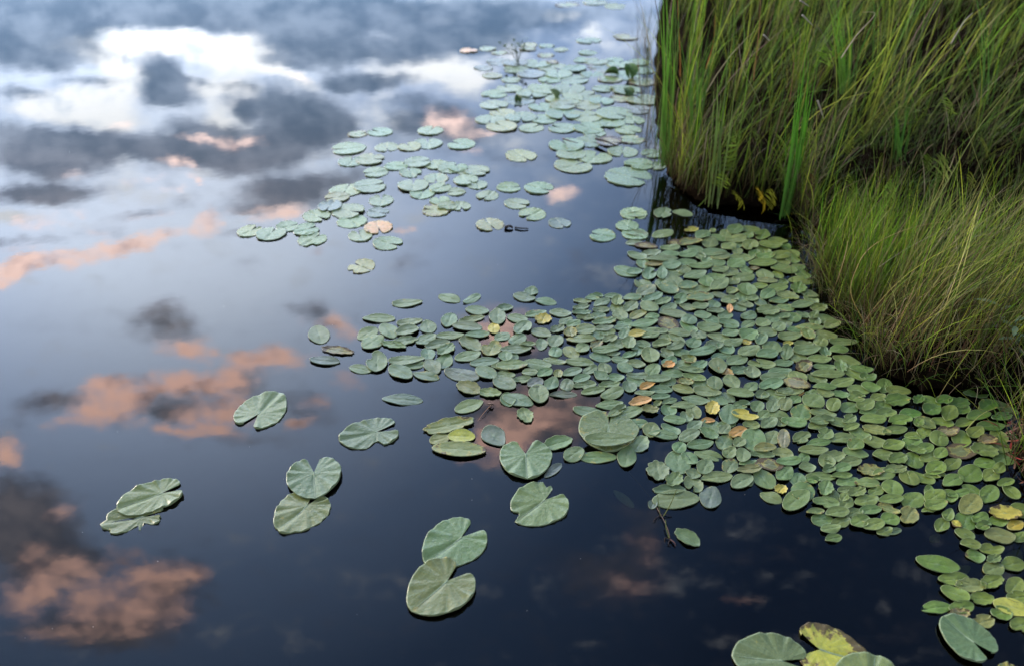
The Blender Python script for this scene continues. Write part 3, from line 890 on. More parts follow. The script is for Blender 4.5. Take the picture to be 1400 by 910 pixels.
def fit_ground(cx, cy, w, h, ang):
    """ellipse seen in the photograph -> centre, half length, half width, heading on the water"""
    pts = []
    ca, sa = math.cos(math.radians(ang)), math.sin(math.radians(ang))
    for k in range(20):
        t = 2 * math.pi * k / 20
        x, y = w / 2 * math.cos(t), h / 2 * math.sin(t)
        pts.append(gp(cx + x * ca + y * sa, cy - x * sa + y * ca)[:2])
    pts = np.array(pts); c = pts.mean(0)
    ev, evec = np.linalg.eigh(np.cov((pts - c).T, bias=True))
    return c, math.sqrt(2 * ev[1]), math.sqrt(2 * ev[0]), math.atan2(evec[1, 1], evec[0, 1])


#DATA<
MAT_PX = [(925, 330), (1040, 312), (1085, 345), (1105, 385), (1125, 430), (1165, 475), (1185, 515), (1240, 540), (1375, 548), (1370, 600), (1378, 650), (1400, 700), (1330, 720), (1265, 690), (1200, 730), (1130, 715), (1060, 670),
          (1000, 640), (930, 590), (860, 520), (800, 480), (790, 440), (810, 408), (880, 398), (870, 345)]
SMALL = [
 (960, 820, 4.667, ''),
 (680, 480, 6.364, '955,805,400,120,0,g,pad_on_top;1250,445,200,75,8,o,bright orange dying pad at the left side of the dense mat;1300,312,140,60,15,o,peach coloured dried pad just above the bright orange pad;715,98,235,70,-5,y,long yellow pad among green pads in the left half of the mat'),
 (860, 400, 6.364, '345,640,110,60,0,o,small orange tipped pad overlapping a green one in the mat;840,695,150,60,-20,o,torn orange and brown pad in the centre of the mat;70,365,150,65,3,Y,yellow pad with an orange edge in the upper left of the mat;1020,435,100,50,-12,Y,small lime yellow pad tucked among green pads in the upper mat;75,195,160,65,15,y,pale yellow split pad near the top left rim of the mat;340,270,190,100,-12,b,olive brown mottled pad in the upper mat'),
 (860, 520, 6.364, '1000,312,230,80,-12,Y,bright yellow oval pad in the middle of the mat;725,252,135,115,0,Y,round yellow green pad with orange lower rim;950,455,170,95,15,o,pinkish orange crumpled pad below the bright yellow oval;685,355,120,45,0,o,brown and orange shrivelled scrap below the orange rimmed round pad;1345,510,110,160,0,p,pale curved tan pad with red seam in the lower mat;1220,740,240,100,-12,b,green pad with two brown holes at lower left rim of the mat;1180,592,190,80,0,y,lime pad left of the tan curved pad'),
 (1040, 440, 6.364, '590,463,275,68,-2,y,long yellow olive pad near the sedge;375,392,160,100,0,b,brown speckled round pad in the right of the mat;235,195,90,40,0,Y,thin yellow pad edge between green pads near the sedge;350,632,60,30,30,o,tiny orange scrap near the middle right of the mat;620,30,155,75,5,y,olive green pad by itself in the dark water next to the sedge'),
 (860, 270, 5.6, '770,860,45,60,0,o,tiny upright peach scrap in the upper part of the mat;130,375,170,45,-5,p,pinkish brown flat pad at the upper left corner of the mat;480,250,110,40,5,Y,yellow pad at the very top of the mat by the dark inlet;960,550,80,25,0,b,small rusty pad near the top right of the mat;200,510,150,50,5,p,pale tan pad below the pinkish brown pad'),
 (1180, 640, 6.364, '1225,405,290,120,-12,Y,large yellow green blotched pad at right edge of the photo;640,840,380,130,-15,g,long pointed green pad alone on dark water at lower right;1190,590,280,120,-15,y,yellowish long pad below the large blotched one;220,355,200,70,-20,y,lime yellow curled pad at the lower rim of the mat;395,415,180,145,-15,y,yellowish heart tipped pad at the lower rim of the mat;930,320,220,170,10,y,large round yellow green pad in the lower right cluster'),
 (1180, 767, 6.364, '1290,410,350,130,-20,Y,bright yellow pad with orange tip cut by the right edge;1040,530,210,120,-5,y,green and yellow spotted pad under the bright yellow one'),
 (780, 560, 4.55, '730,800,175,85,-30,g,lone oval green pad at the foot of the uprooted plant;870,550,140,125,-10,w,pale rimmed pad holding water below the mat;385,90,190,65,0;170,297,230,70,0;350,300,125,120,0;20,280,140,90,15;645,440,115,90,5;765,468,130,85,-20;910,425,190,65,3;1065,450,145,85,12;650,560,280,110,0;620,500,200,60,0;740,305,110,70,-25;510,590,60,50,0,w'),
 (540, 540, 5.385, '390,230,440,105,10,y,torn yellow green pad uppermost of the yellow trio;330,325,150,85,10,y,small ragged green pad at the left of the yellow trio;490,310,190,95,0,Y,decaying yellow pad in the middle of the yellow trio;475,410,430,105,-3,y,long yellow pad with brown hole at the front of the yellow trio;725,300,195,135,-15,w,blue green water filled pad right of the yellow trio;1200,355,230,100,12;1260,445,230,105,10;1165,555,150,60,35,w;540,85,200,90,15'),
 (400, 360, 4.667, '170,457,140,110,0,g,lone round green pad furthest left of the mat;285,558,195,45,-8,b,dark brown upturned pad below the lone round pad;203,625,185,50,-3,w,grey holed pad below the upturned brown pad;705,870,240,70,-3,w,grey flooded pad alone in front of the mat on the left;725,258,180,50,5,g,narrow lone pad above the left end of the mat;435,675,140,55,-8;540,635,135,118,20;555,355,200,50,0;480,450,145,75,15;513,508,155,80,15;613,432,125,85,-15;742,380,155,48,8;735,435,150,62,8;645,525,165,45,-8;718,497,165,52,8;865,412,110,75,0;850,492,130,65,12;1005,465,185,42,2;1000,365,110,75,15;1145,360,160,40,8,y;1115,412,180,58,-5;930,518,160,55,10;980,555,125,68,20;865,583,95,75,0;1135,515,150,85,-20;1120,595,170,62,10;1270,550,130,85,10,y;1180,460,150,42,3;720,625,215,58,5;690,700,160,85,-15;850,720,160,60,-8;785,655,120,40,8;965,630,125,85,20;893,660,120,85,-15;1080,713,220,80,-10,w;1220,632,170,55,5;1235,702,140,78,-12;1125,797,155,85,-12,y;1258,830,135,60,-5,y;1125,890,165,55,12;1000,225,135,55,-10;1145,230,120,45,20;1180,305,150,55,-5;1308,348,108,88,0;1355,290,110,45,5;1285,420,75,65,0,Y;1340,468,100,52,5;1350,660,140,50,0;1360,605,90,55;1350,770,150,80,-10;1375,870,100,80,-10;1360,712,120,45,-3'),
 (680, 360, 6.364, '1118,75,215,90,-15;295,250,125,70;235,300,195,75,-8;420,335,180,65,-8;90,395,185,55,8;25,478,110,110;175,485,180,70,-8;220,568,165,100,18;65,637,130,70,12;378,605,165,80,-8;175,668,165,85,12;5,745,80,80;265,715,130,35;385,705,110,95,10;505,680,150,95,5;170,755,255,75,3;505,778,120,85,5;740,745,130,75;130,815,110,65,-5;640,775,150,90,-20,y;500,850,200,50,-8;335,440,190,60,8;550,438,190,65,-5;400,490,150,85,0,Y;595,505,120,60,10;665,530,125,60,8;845,298,150,55,8;740,335,155,35,-5;910,345,145,65,10;1045,340,110,80,0,y;1010,290,150,45,-3;1175,305,150,60;1295,240,185,90,15;1160,385,150,85,10;1350,300,190,70,12;1320,390,170,85,-15;730,385,140,50,5;735,435,165,45;905,410,140,50;770,475,150,50,0;880,465,130,65;1068,458,140,80,-8;935,515,215,65,8;1265,530,235,70,8;525,575,130,65,10;635,610,125,85,-10,y;770,580,180,90;930,575,165,50,5;960,610,130,50,5;725,670,235,70,0;980,665,130,60,12;860,715,120,65,20,p;940,760,235,65,3;1090,565,150,55,0;1335,635,150,50,5;1145,700,130,100,0;1270,710,120,60,-10;1010,790,120,40;895,820,180,75,-12;1065,840,145,60,-8;1215,875,150,65,-8;1150,800,120,50,10;1330,810,160,120,-20;1380,705,70,50'),
 (680, 480, 6.364, '120,132,250,85,3;350,118,240,85,-8;285,193,130,58,0;413,195,135,75,12;528,200,90,65,0,y;100,205,200,70,-3;222,250,155,58,5;80,290,210,110,-12;330,280,140,80,8,w;360,380,180,150,-10;175,428,260,105,-12;243,560,155,115,-15;470,295,135,100,10;605,300,125,95,15;655,188,160,70,10;735,240,150,70,10;765,298,190,68,5;808,165,130,70,15;935,155,120,85,-15;905,225,140,75,-18;1030,235,150,65,0;975,295,190,60,5;1000,375,210,95,15;835,350,200,65,8,y;570,378,230,30,-2,w;800,535,290,85,-12;970,470,220,80,5;1150,535,230,95,10;1040,530,170,70,30;1160,635,290,90,5;1235,810,185,140,10;1340,690,150,120,-10;1110,150,140,80,-15;1220,220,170,60,-3;1150,315,130,90,-20;1330,520,150,70,-5,y;1280,375,170,45,0;1215,110,150,65,-8'),
 (860, 400, 6.364, '205,45,190,75,10;45,50,110,60,-5;40,135,110,80,10;180,138,175,85,-20;290,85,160,60,12;345,140,150,75,15;450,65,130,85,0;620,50,230,75,0;740,110,120,70,-3;620,120,150,60;385,190,230,65,-5;120,275,235,65,5;200,215,120,50;520,245,140,80,-5;170,325,200,40,-5;200,380,140,50;280,340,120,45;435,355,185,65,-8;25,455,90,85;125,455,120,60,-10;290,450,160,60,3;405,475,150,70,10;560,440,140,90,0;605,370,140,75,-10;690,310,200,90,-5;870,285,180,80,-12;880,360,150,65;1040,210,140,70,-5;1210,170,210,90,0;1250,230,150,80,10;1350,215,100,50,5;1035,280,130,65,10;1165,270,140,70,-10;1300,310,130,80,0;1040,370,190,100,-8;1200,345,170,70,-10;1150,410,120,90,20;900,440,170,70,5;840,490,170,90,-25;640,520,230,80,8;740,470,170,80;1040,520,200,90,10;1245,480,190,110,-10;1370,525,120,120;1200,545,190,80;800,555,170,65,5;520,585,130,70,-10,y;190,560,170,125,10;325,540,130,75,-12;75,625,140,75,-8;205,680,150,100,20;350,610,140,80,5;375,710,180,80,-5;70,730,150,60,-3;250,760,215,65,0;570,745,200,60,-10,y;490,785,150,60,-3,y;340,790,140,60,12;605,645,160,75,12;540,685,220,50,-8;770,645,170,110,-20;935,600,190,85,8;890,785,170,100,-20;745,800,140,110,-20;1060,825,140,85,12;1235,810,210,95,10;1070,700,150,90,-15;1150,625,230,75,-5;1310,690,200,70,0;1345,620,170,60;960,680,170,80;1320,750,170,80;470,845,185,75,-12,y;280,850,190,70,-3;20,830,100,110;155,870,150,50;670,870,230,85,-8;970,885,230,75,-8;1160,895,130,70,-10;1350,870,150,70,0,y'),
 (860, 520, 6.364, '245,205,80,50,25,y;190,265,165,70,-5,y;40,270,150,90,10;345,265,140,90,-15;350,185,130,55,8;275,150,160,50,3;145,118,150,45;285,90,185,60,0;470,88,180,75,-12,y;675,120,230,80,-8,y;575,172,225,75,-8;470,225,200,60,0;560,275,150,100,-30,y;500,320,120,80,-20;400,345,190,70,-8;570,395,135,80,12;200,430,160,110,20;295,480,245,75,-8;365,430,165,75,-20;5,680,120,130;520,490,190,95,15;695,472,170,85,-25;620,560,235,85,5;435,592,130,95,0;850,390,150,60;870,310,180,160,-20;970,225,160,75,12;1115,225,130,90,-5;1250,225,125,100,10;1170,305,120,80,5;985,135,240,85,-12;1165,145,130,85,-15;1065,393,145,70,-8,y;1215,375,150,95,10;1320,370,110,75,-15;830,440,110,80;1085,520,220,190,-20;960,545,120,80;830,540,160,125,0;870,635,130,95,5;990,655,140,110,-20;690,655,240,90,-12;880,745,155,120,0;1030,715,150,50,5;1160,650,210,60,-5;1245,500,150,120;1340,640,180,90,-12,y;1350,820,160,120;1045,785,210,75,3,y;980,870,200,95,12;660,760,155,125,0;765,848,265,90,0;550,680,110,110,-20;425,715,230,190,-30;250,790,215,160,-20;395,865,160,100,20,y;560,820,130,80,-15;555,880,170,80,-20'),
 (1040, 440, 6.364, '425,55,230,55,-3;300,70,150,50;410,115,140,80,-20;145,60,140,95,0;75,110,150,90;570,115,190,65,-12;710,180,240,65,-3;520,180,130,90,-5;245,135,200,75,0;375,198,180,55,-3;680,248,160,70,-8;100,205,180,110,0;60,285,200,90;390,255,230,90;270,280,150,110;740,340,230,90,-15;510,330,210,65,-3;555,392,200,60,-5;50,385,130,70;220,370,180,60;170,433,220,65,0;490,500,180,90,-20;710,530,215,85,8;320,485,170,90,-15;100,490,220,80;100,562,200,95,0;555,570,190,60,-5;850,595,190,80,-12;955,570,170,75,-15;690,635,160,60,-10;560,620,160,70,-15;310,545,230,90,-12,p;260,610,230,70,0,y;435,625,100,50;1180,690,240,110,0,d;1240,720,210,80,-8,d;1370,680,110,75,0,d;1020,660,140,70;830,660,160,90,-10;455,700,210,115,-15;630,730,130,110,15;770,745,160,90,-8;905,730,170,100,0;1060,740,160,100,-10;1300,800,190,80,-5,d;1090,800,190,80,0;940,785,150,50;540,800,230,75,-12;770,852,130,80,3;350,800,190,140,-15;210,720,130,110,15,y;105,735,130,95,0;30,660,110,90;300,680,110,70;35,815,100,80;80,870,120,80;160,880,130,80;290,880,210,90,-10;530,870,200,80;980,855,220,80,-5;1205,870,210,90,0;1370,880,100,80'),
 (1020, 560, 6.364, '155,52,115,80,5;195,115,140,80,15;300,110,110,80,-15;480,45,200,120,-20;430,125,200,80,-15;680,40,220,75,-10;620,140,170,80,5;680,100,180,75,-5;895,88,130,80;915,155,140,65,10;1130,110,210,100,-8;1300,100,180,90;1130,185,250,90,-15,y;1290,190,210,70,5;1110,290,200,90,-12;1280,318,190,95,0;480,248,165,100,8;690,215,150,100,-5;835,252,210,90,0;630,290,200,70,3;585,358,260,80,-3,y;950,310,150,100,-5;945,375,210,90,-15;765,412,205,105,5,y;700,455,150,110,-25;915,455,180,90;840,515,145,80;720,525,120,70;830,578,175,45,0;885,625,190,85;1320,430,180,100,-5;1080,530,240,100,-8,y;1200,560,200,110;1300,520,200,80,0,y;380,390,250,85,-12,y;150,395,200,65,-10;60,530,150,90;20,615,90,110,20;500,420,110,80;370,460,200,80;370,565,200,120,-10;535,505,140,80,-15;450,610,150,115,-20;580,620,120,60;640,588,240,80,-5;690,690,150,120,-20;740,750,160,110,-20;1050,640,210,85,-8;960,725,165,90,5;870,700,150,60;850,770,90,70;700,815,230,90,-8;870,820,130,100,10;430,800,250,160,20,g,large pale green pad at the lower left rim of the mat;490,720,220,150,-10;215,765,190,100,-20;300,700,115,85,-10,Y,small ribbed yellow pad at the lower left rim;1270,690,200,130,-25;1040,800,200,110;1130,710,140,80;1080,880,190,80;600,895,150,50;1260,790,200,80;790,905,200,90;940,900,150,90;660,960,200,110,-10;820,985,180,90,10;730,1040,170,80;760,1120,140,70;990,980,170,110;1110,1010,180,100;1250,960,170,100,-15;1200,1060,140,80'),
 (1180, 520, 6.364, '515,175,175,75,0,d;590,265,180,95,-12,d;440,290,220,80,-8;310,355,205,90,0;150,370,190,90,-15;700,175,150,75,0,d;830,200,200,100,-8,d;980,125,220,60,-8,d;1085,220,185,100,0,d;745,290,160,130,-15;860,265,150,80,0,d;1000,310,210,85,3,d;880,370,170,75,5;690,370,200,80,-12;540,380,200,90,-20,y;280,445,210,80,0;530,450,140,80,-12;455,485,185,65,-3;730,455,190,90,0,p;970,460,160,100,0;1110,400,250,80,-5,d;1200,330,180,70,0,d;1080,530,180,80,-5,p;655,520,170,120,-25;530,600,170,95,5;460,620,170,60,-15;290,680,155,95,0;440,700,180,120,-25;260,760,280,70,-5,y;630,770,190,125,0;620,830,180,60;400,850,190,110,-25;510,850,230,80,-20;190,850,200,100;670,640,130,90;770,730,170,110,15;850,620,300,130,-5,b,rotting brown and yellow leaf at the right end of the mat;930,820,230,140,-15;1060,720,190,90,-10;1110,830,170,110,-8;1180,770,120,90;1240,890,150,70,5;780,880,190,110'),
 (1180, 640, 6.364, '1240,133,155,75,0;1095,228,180,140,0;780,140,205,140,0;430,280,210,145,0;250,180,190,140,-25;620,255,200,130,0;730,250,190,110;830,225,180,70,5;620,330,200,100,0;570,365,120,50;70,390,160,110;210,460,165,115,-5;140,565,190,110,-20;40,480,150,110;260,550,140,60,3,w;890,460,200,150,-30;735,415,110,100,-10;685,495,135,115,10;1015,440,150,90,-5;1040,510,130,80,0;810,495,100,50,-30,Y;885,580,170,90,-25;930,670,180,80,-15;975,765,175,95,-25;1110,710,210,95,-5;1170,465,170,80,-10;1320,500,150,90,0,Y;1360,600,120,90;1130,800,130,80,0,y;1130,880,200,120,-10,y;1300,840,220,120,-15;570,200,90,100'),
 (1180, 767, 6.364, '790,160,260,115,-5;930,220,280,120,-8,y;800,295,250,120,-25;635,405,250,110,-3;1110,190,210,120,0;1320,215,180,150;1030,330,220,110,-15;850,410,220,110,0;830,470,190,100,0,p;1370,560,200,120,-15;1200,460,200,110,-20;1340,320,200,100,-10'),
 (860, 270, 5.6, '258,128,145,75,3;410,122,150,50,-8;60,135,160,40;262,280,165,60,8;60,280,170,45,-3;565,290,130,60;640,255,50,30;810,255,130,70;925,245,150,50,-5;1020,298,120,70;740,280,90,60;910,295,90,45;820,325,160,60;925,375,125,75;1078,372,185,55,-6;760,385,120,55,-5;460,350,200,50,3,y;350,350,100,40,0,b;620,350,130,80;315,390,140,45;170,430,150,50,5;310,440,150,45;455,440,140,60;640,430,200,60;700,460,150,60;860,465,200,60;960,440,100,60;1165,450,160,65,3;1040,455,150,60;250,480,230,40;325,525,150,65;435,500,160,50;420,560,110,60;550,530,170,50;820,510,150,70;1030,510,200,60;700,555,130,50,0,y;780,578,120,60;1190,558,200,60,-8;1040,600,140,80,-15,y;1060,645,150,40,-5,y;155,590,110,90;250,590,85,90;500,605,170,65,8;660,610,160,50;880,615,170,70;1180,655,80,45;1315,640,180,60,-8;1295,702,130,85,-8;340,640,150,80,-20;590,655,120,75,-10;690,680,150,80,15;800,645,100,50;1000,680,120,45;1140,695,150,60;1210,755,170,65,-12;130,710,160,80,10;300,705,170,70,-12;450,680,150,60;550,710,150,60;790,715,100,50;900,715,160,90,-12;1060,750,130,75,10;170,765,170,60,10;770,795,130,60;1150,795,140,45;1195,848,150,60;1330,825,170,60,5;40,350,120,40;40,575,120,50'),
]
LANDMARKS = [(435, 457, 'the lone round pad'), (460, 480, 'the upturned brown pad'), (551, 546, 'the lone grey flooded pad'), (555, 415, 'the narrow lone pad'),
 (631, 597, 'the yellow trio'), (718, 632, 'the heart pad'), (793, 495, 'the long yellow pad'), (829, 590, 'the big round pad'), (876, 550, 'the bright orange pad'), (884, 529, 'the peach dried pad'),
 (914, 500, 'the orange tipped pad'), (992, 509, 'the torn orange pad'), (871, 457, 'the orange edged yellow pad'), (1020, 468, 'the lime yellow pad'), (872, 430, 'the split yellow pad'), (913, 442, 'the olive brown pad'),
 (1017, 569, 'the bright yellow oval'), (974, 560, 'the orange rimmed pad'), (1009, 591, 'the pinkish orange pad'), (1071, 600, 'the curved tan pad'), (1052, 636, 'the pad with holes'),
 (1133, 513, 'the long olive pad'), (1099, 502, 'the speckled pad'), (1137, 445, 'the pad by the sedge'), (1095, 539, 'the tiny orange scrap'), (997, 423, 'the upright peach scrap'),
 (883, 337, 'the pinkish brown pad'), (946, 315, 'the topmost yellow pad'), (1031, 368, 'the small rusty pad'), (1372, 704, 'the blotched yellow pad'), (1281, 772, 'the long pointed pad'), (1215, 696, 'the curled lime pad'),
 (1242, 705, 'the heart tipped pad'), (1326, 690, 'the round yellowish pad'), (1383, 831, 'the orange tipped bright pad'), (940, 736, 'the lone oval pad'), (971, 681, 'the water holding pad'), (1087, 686, 'the large pale pad'), (1314, 617, 'the rotting leaf'),
 (1322, 868, 'the lower right heart'), (1205, 545, 'the reddish sedge base'), (735, 370, 'the open water gap'), (700, 450, 'the pink cloud patch'), (1198, 640, 'the dark gap'), (940, 290, 'the dark inlet'), (620, 490, 'the left pad cluster')]
HEARTS = [
 ((353, 567, 381, 537, 0.68, 20, 'g', 'large notched pad with radiating folds on the pink cloud reflection', 1), dict(lobe=0.58)),
 ((515, 591, 463, 603, 0.55, 16, 'g', 'large pad with a bite out of its front, left of the yellow trio', 2), dict(lobe=0.64, bite=[(-1.35, .32, .35)], blem=.15)),
 ((430, 649, 431, 684, 0.76, 18, 'g', 'blue green heart shaped pad touching the folded pad below it', 3), dict(lobe=0.66, z=.012)),
 ((420, 691, 382, 728, 0.68, 17, 'y', 'folded yellowish notched pad below the blue green heart', 4), dict(lobe=0.48, ragged=.04, folds=.004, z=.003)),
 ((222, 676, 158, 697, 0.46, 14, 'g', 'grey green pad with two long lobes at the left', 5), dict(lobe=0.5, z=.008)),
 ((196, 706, 136, 716, 0.44, 10, 'y', 'ragged yellow green pad tucked below the grey green one at left', 6), dict(lobe=0.5, ragged=.12, bite=[(-1.2, .25, .35), (-1.9, .3, .45)], blem=.35, z=.002)),
 ((631, 735, 582, 771, 0.63, 20, 'g', 'notched pad with darker patches, upper of the lower pair', 7), dict(lobe=0.52, z=.0045)),
 ((612, 797, 563, 838, 0.68, 20, 'y', 'yellow green blotched notched pad, lower of the bottom pair', 8), dict(lobe=0.53, blem=.2, z=.012)),
 ((745, 684, 704, 713, 0.68, 18, 'g', 'notched pad nibbled at both ends below the heart shaped one', 9), dict(lobe=0.5, bite=[(0.15, .14, .2), (2.45, .12, .25)])),
 ((718.6, 623, 721, 657, 0.77, 26, 'g', 'smooth green heart shaped pad at the front of the mat', 10), dict(lobe=0.64, folds=.003, z=.01)),
 ((832, 583, 828, 618, 0.8, 5, 'y', 'big round wrinkled pad at the front of the mat with a pad on its front', 11), dict(lobe=0.58, folds=.0015, cup=.001, z=.006)),
 ((1329, 882, 1286, 846, 0.7, 17, 'g', 'big smooth notched green pad at the lower right', 12), dict(lobe=0.58, z=.014, folds=.002)),
 ((1068, 905, 1000, 897, 0.6, 14, 'g', 'green pad at the bottom edge left of the yellow rotting pad', 13), dict(lobe=0.6, z=.008, folds=.003, blem=.1)),
 ((1120, 889, 1193, 908, 0.62, 34, 'Y', 'yellow rotting notched pad with brown blotches at the bottom edge', 14), dict(lobe=.5, blem=.8, z=.006)),
 ((1190, 945, 1195, 899, .9, 12, 'g', 'green pad cut off by the bottom edge over the yellow one', 15), dict(lobe=.8, z=.014)),
 ((1385, 930, 1378, 908, .9, 12, 'y', 'yellow green pad just showing at the bottom right edge', 16), dict(lobe=.8, z=.006)),
]
FARD = [
 (300, 120, 4.0, '170,785,130,65,y;285,800,150,75;380,760,120,50;480,780,130,50;512,830,155,40;770,810,130,75;870,770,150,30,o,ragged orange and yellow pad beside a green one on far water;925,853,155,50;535,705,150,45;605,655,140,50,w;640,605,130,55,y;690,565,160,50;830,540,170,50;710,680,170,50;725,732,150,45;885,618,135,50;870,685,115,45,w;700,335,180,70;760,255,100,30;875,243,130,38;1155,235,140,65;915,330,120,45;1040,325,120,40,y;1140,305,150,50;1320,310,140,60;720,405,130,50;830,395,150,40,y;850,465,130,50;960,430,130,45;1090,410,140,60;1045,465,130,55;1190,425,120,35;1270,440,140,45;1360,460,120,60;1185,500,130,50;1060,535,160,60;1350,510,130,50;1110,580,130,50;1210,550,120,50;1290,572,100,50;1205,618,100,45;1180,670,150,50,y;1320,652,90,55;1250,650,100,50'),
 (400, 360, 4.667, '437,22,155,85,y'),
 (620, 140, 4.667, '235,115,170,60;305,155,190,55,y;430,100,180,55;580,110,160,60;500,165,160,55;690,165,170,60;860,165,200,50;850,90,200,50;435,345,200,55,y;770,405,220,60,y;720,275,210,60;750,330,180,30;900,350,200,50;870,255,180,60;1000,255,150,40,b;1080,320,180,70;1190,400,180,90;1125,478,290,80;1290,410,130,90;360,545,150,50;550,550,180,45;215,600,140,60;410,650,155,65;500,718,160,50;235,785,180,70,y;680,775,140,40,w;30,580,100,60;45,670,120,65;145,440,180,75;150,525,140,60;1150,715,170,30;1110,795,100,35;1155,840,160,40;945,850,155,45;30,425,100,45;50,500,110,45;900,200,150,50;1130,240,160,60;1270,330,150,70;560,30,160,40;700,25,160,40;1000,130,180,50;1150,120,140,50;1120,180,160,50'),
 (600, 0, 4.0, '165,278,100,25,o,small orange pad floating alone left of the far water plant;700,28,120,25,y;855,15,130,25;970,38,110,25,y;1020,205,140,25,y;820,225,130,30;490,250,90,25,y;490,270,90,25,y;590,255,80,25;670,275,80,40;585,305,90,40,y;620,345,60,20,p;815,290,100,30;270,270,90,20;330,290,80,25;240,375,100,20,w;290,415,110,35,y;400,440,100,60;740,380,130,40;780,330,90,40;860,340,120,40;960,330,90,30'),
]
FAR_MAT_PX = [(655, 128), (700, 105), (680, 85), (760, 88), (850, 78), (885, 88), (886, 150), (893, 195), (902, 232), (880, 235), (840, 200), (770, 185), (690, 178), (660, 150)]
FAR_LANDMARKS = [(517, 312, 'the ragged orange pad'), (696, 311, 'the floating dark pod'), (641, 70, 'the lone orange pad'), (708, 84, 'the far water plant'), (860, 95, 'the upright dark leaf'), (708, 135, 'the little pointed leaf'), (757, 130, 'the folded upright leaf'),
 (835, 195, 'the rotten stick'), (493, 362, 'the drifting pad nearest the clouds'), (345, 318, 'the leftmost pad cluster end'), (600, 240, 'the middle far cluster'), (480, 205, 'the left far pair'), (905, 220, 'the reed foot'), (770, 20, 'the topmost water strip'), (460, 290, 'the slanting pad row'), (630, 195, 'the pink reflection')]
#DATA>

# ------------------------------------------------------------------ small oval pads
pads = []


def add_pad(px, py, w, h, ang, code, name=None, fill=False, force=False):
    c, a, b, rot = fit_ground(px, py, w, h, ang)
    if not force:
        for p in pads:
            dx, dy = p['c'] - c
            if math.hypot(dx, dy) < .42 * (b + min(p['a'], p['b'])) * 1.0: return
    a = min(a, .085); b = max(min(b, .06), a * .42)
    pads.append(dict(c=c, a=a, b=b, rot=rot, code=code, name=name, px=px, py=py, fill=fill, ang=ang))


for (ox, oy, sc, txt) in SMALL:
    for item in txt.split(';'):
        item = item.strip()
        if not item: continue
        parts = item.split(',')
        x, y, w, h = [float(v) for v in parts[:4]]
        ang = float(parts[4]) if len(parts) > 4 and parts[4] else 0.0
        code = parts[5] if len(parts) > 5 and parts[5] else 'g'
        nm = parts[6] if len(parts) > 6 else None
        add_pad(ox + x / sc, oy + y / sc, w / sc * 1.04, h / sc * 1.06, ang, code, nm, force=bool(nm))

# fill what is left of the dense mat
matp = [gp(*p)[:2] for p in MAT_PX]
xs = [p[0] for p in matp]; ys = [p[1] for p in matp]
for _ in range(9000):
    q = (random.uniform(min(xs), max(xs)), random.uniform(min(ys), max(ys)))
    if not in_poly(q, matp): continue
    ok = True
    for p in pads:
        dx, dy = q[0] - p['c'][0], q[1] - p['c'][1]
        if abs(dx) > .15 or abs(dy) > .15: continue
        u = dx * math.cos(p['rot']) + dy * math.sin(p['rot']); v = -dx * math.sin(p['rot']) + dy * math.cos(p['rot'])
        if (u / (p['a'] + .012)) ** 2 + (v / (p['b'] + .012)) ** 2 < 1: ok = False; break
    if ok:
        a = random.uniform(.03, .046)
        px, py = to_px((q[0], q[1], 0))
        pads.append(dict(c=np.array(q), a=a, b=a * random.uniform(.6, .85), rot=random.uniform(0, 3.14), code='g', name=None, px=px, py=py, fill=True, ang=0))

# stacking levels
order = sorted(range(len(pads)), key=lambda i: (not pads[i]['fill'], pads[i]['py'] + random.uniform(-25, 25)))
done = []
for i in order:
    p = pads[i]
    used = set()
    for j in done:
        q = pads[j]
        d = np.hypot(*(p['c'] - q['c']))
        if d < (p['a'] + q['a']) * .92: used.add(q['lev'])
    l = 0
    while l in used: l += 1
    if p['name'] == 'pad_on_top': l = 9
    p['lev'] = l if l == 9 else min(l, 6)
    done.append(i)

for p in pads:
    p['tint'] = tint(p['code'])
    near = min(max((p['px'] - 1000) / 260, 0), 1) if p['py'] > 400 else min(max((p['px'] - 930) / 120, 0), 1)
    if p['code'] in 'gw':       # shade and green reflection of the bank grass put into the pad tint
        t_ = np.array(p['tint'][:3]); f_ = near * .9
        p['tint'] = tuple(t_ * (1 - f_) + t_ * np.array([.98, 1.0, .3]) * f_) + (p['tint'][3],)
    k = random.random()
    if p['code'] in 'g': p['var'] = random.randrange(NPLAIN) if k < .78 else random.choice([9, 10, 11, 12, 13, 14])
    elif p['code'] in 'w': p['var'] = random.randrange(NPLAIN)
    else: p['var'] = random.choice([0, 3, 5, 9, 10, 11, 12, 14, 11])
    d = math.hypot(p['c'][1], CAM_H)
    p['size'] = p['a'] * p['b'] / d ** 2 * (1 if 0 < p['px'] < 1400 and p['py'] < 930 else 0)

# landmarks used to say which pad is which
LM = [(dict(x=x, y=y, n=n)) for (x, y, n) in LANDMARKS]
SECT = ['right of', 'upper right of', 'straight above', 'upper left of', 'left of', 'lower left of', 'straight below', 'lower right of']
ORD = ['nearest', 'second', 'third', 'fourth', 'fifth', 'sixth', 'seventh', 'eighth', 'ninth', 'tenth', 'eleventh', 'twelfth', 'thirteenth', 'fourteenth', 'fifteenth', 'sixteenth']


def locate(items, lms, noun, fmt):
    buckets = {}
    for it in items:
        if it.get('label'): continue
        best = min(lms, key=lambda l: math.hypot(l['x'] - it['px'], (l['y'] - it['py']) * 1.4))
        ang = math.degrees(math.atan2(-(it['py'] - best['y']), it['px'] - best['x'])) % 360
        s = int((ang + 22.5) // 45) % 8
        buckets.setdefault((best['n'], s), []).append((math.hypot(best['x'] - it['px'], best['y'] - it['py']), it))
    for (n, s), lst in buckets.items():
        lst.sort(key=lambda t: t[0])
        for k, (_, it) in enumerate(lst):
            it['label'] = '%s %s, %s %s %s' % (fmt(it), noun, ORD[min(k, 15)], SECT[s], n)


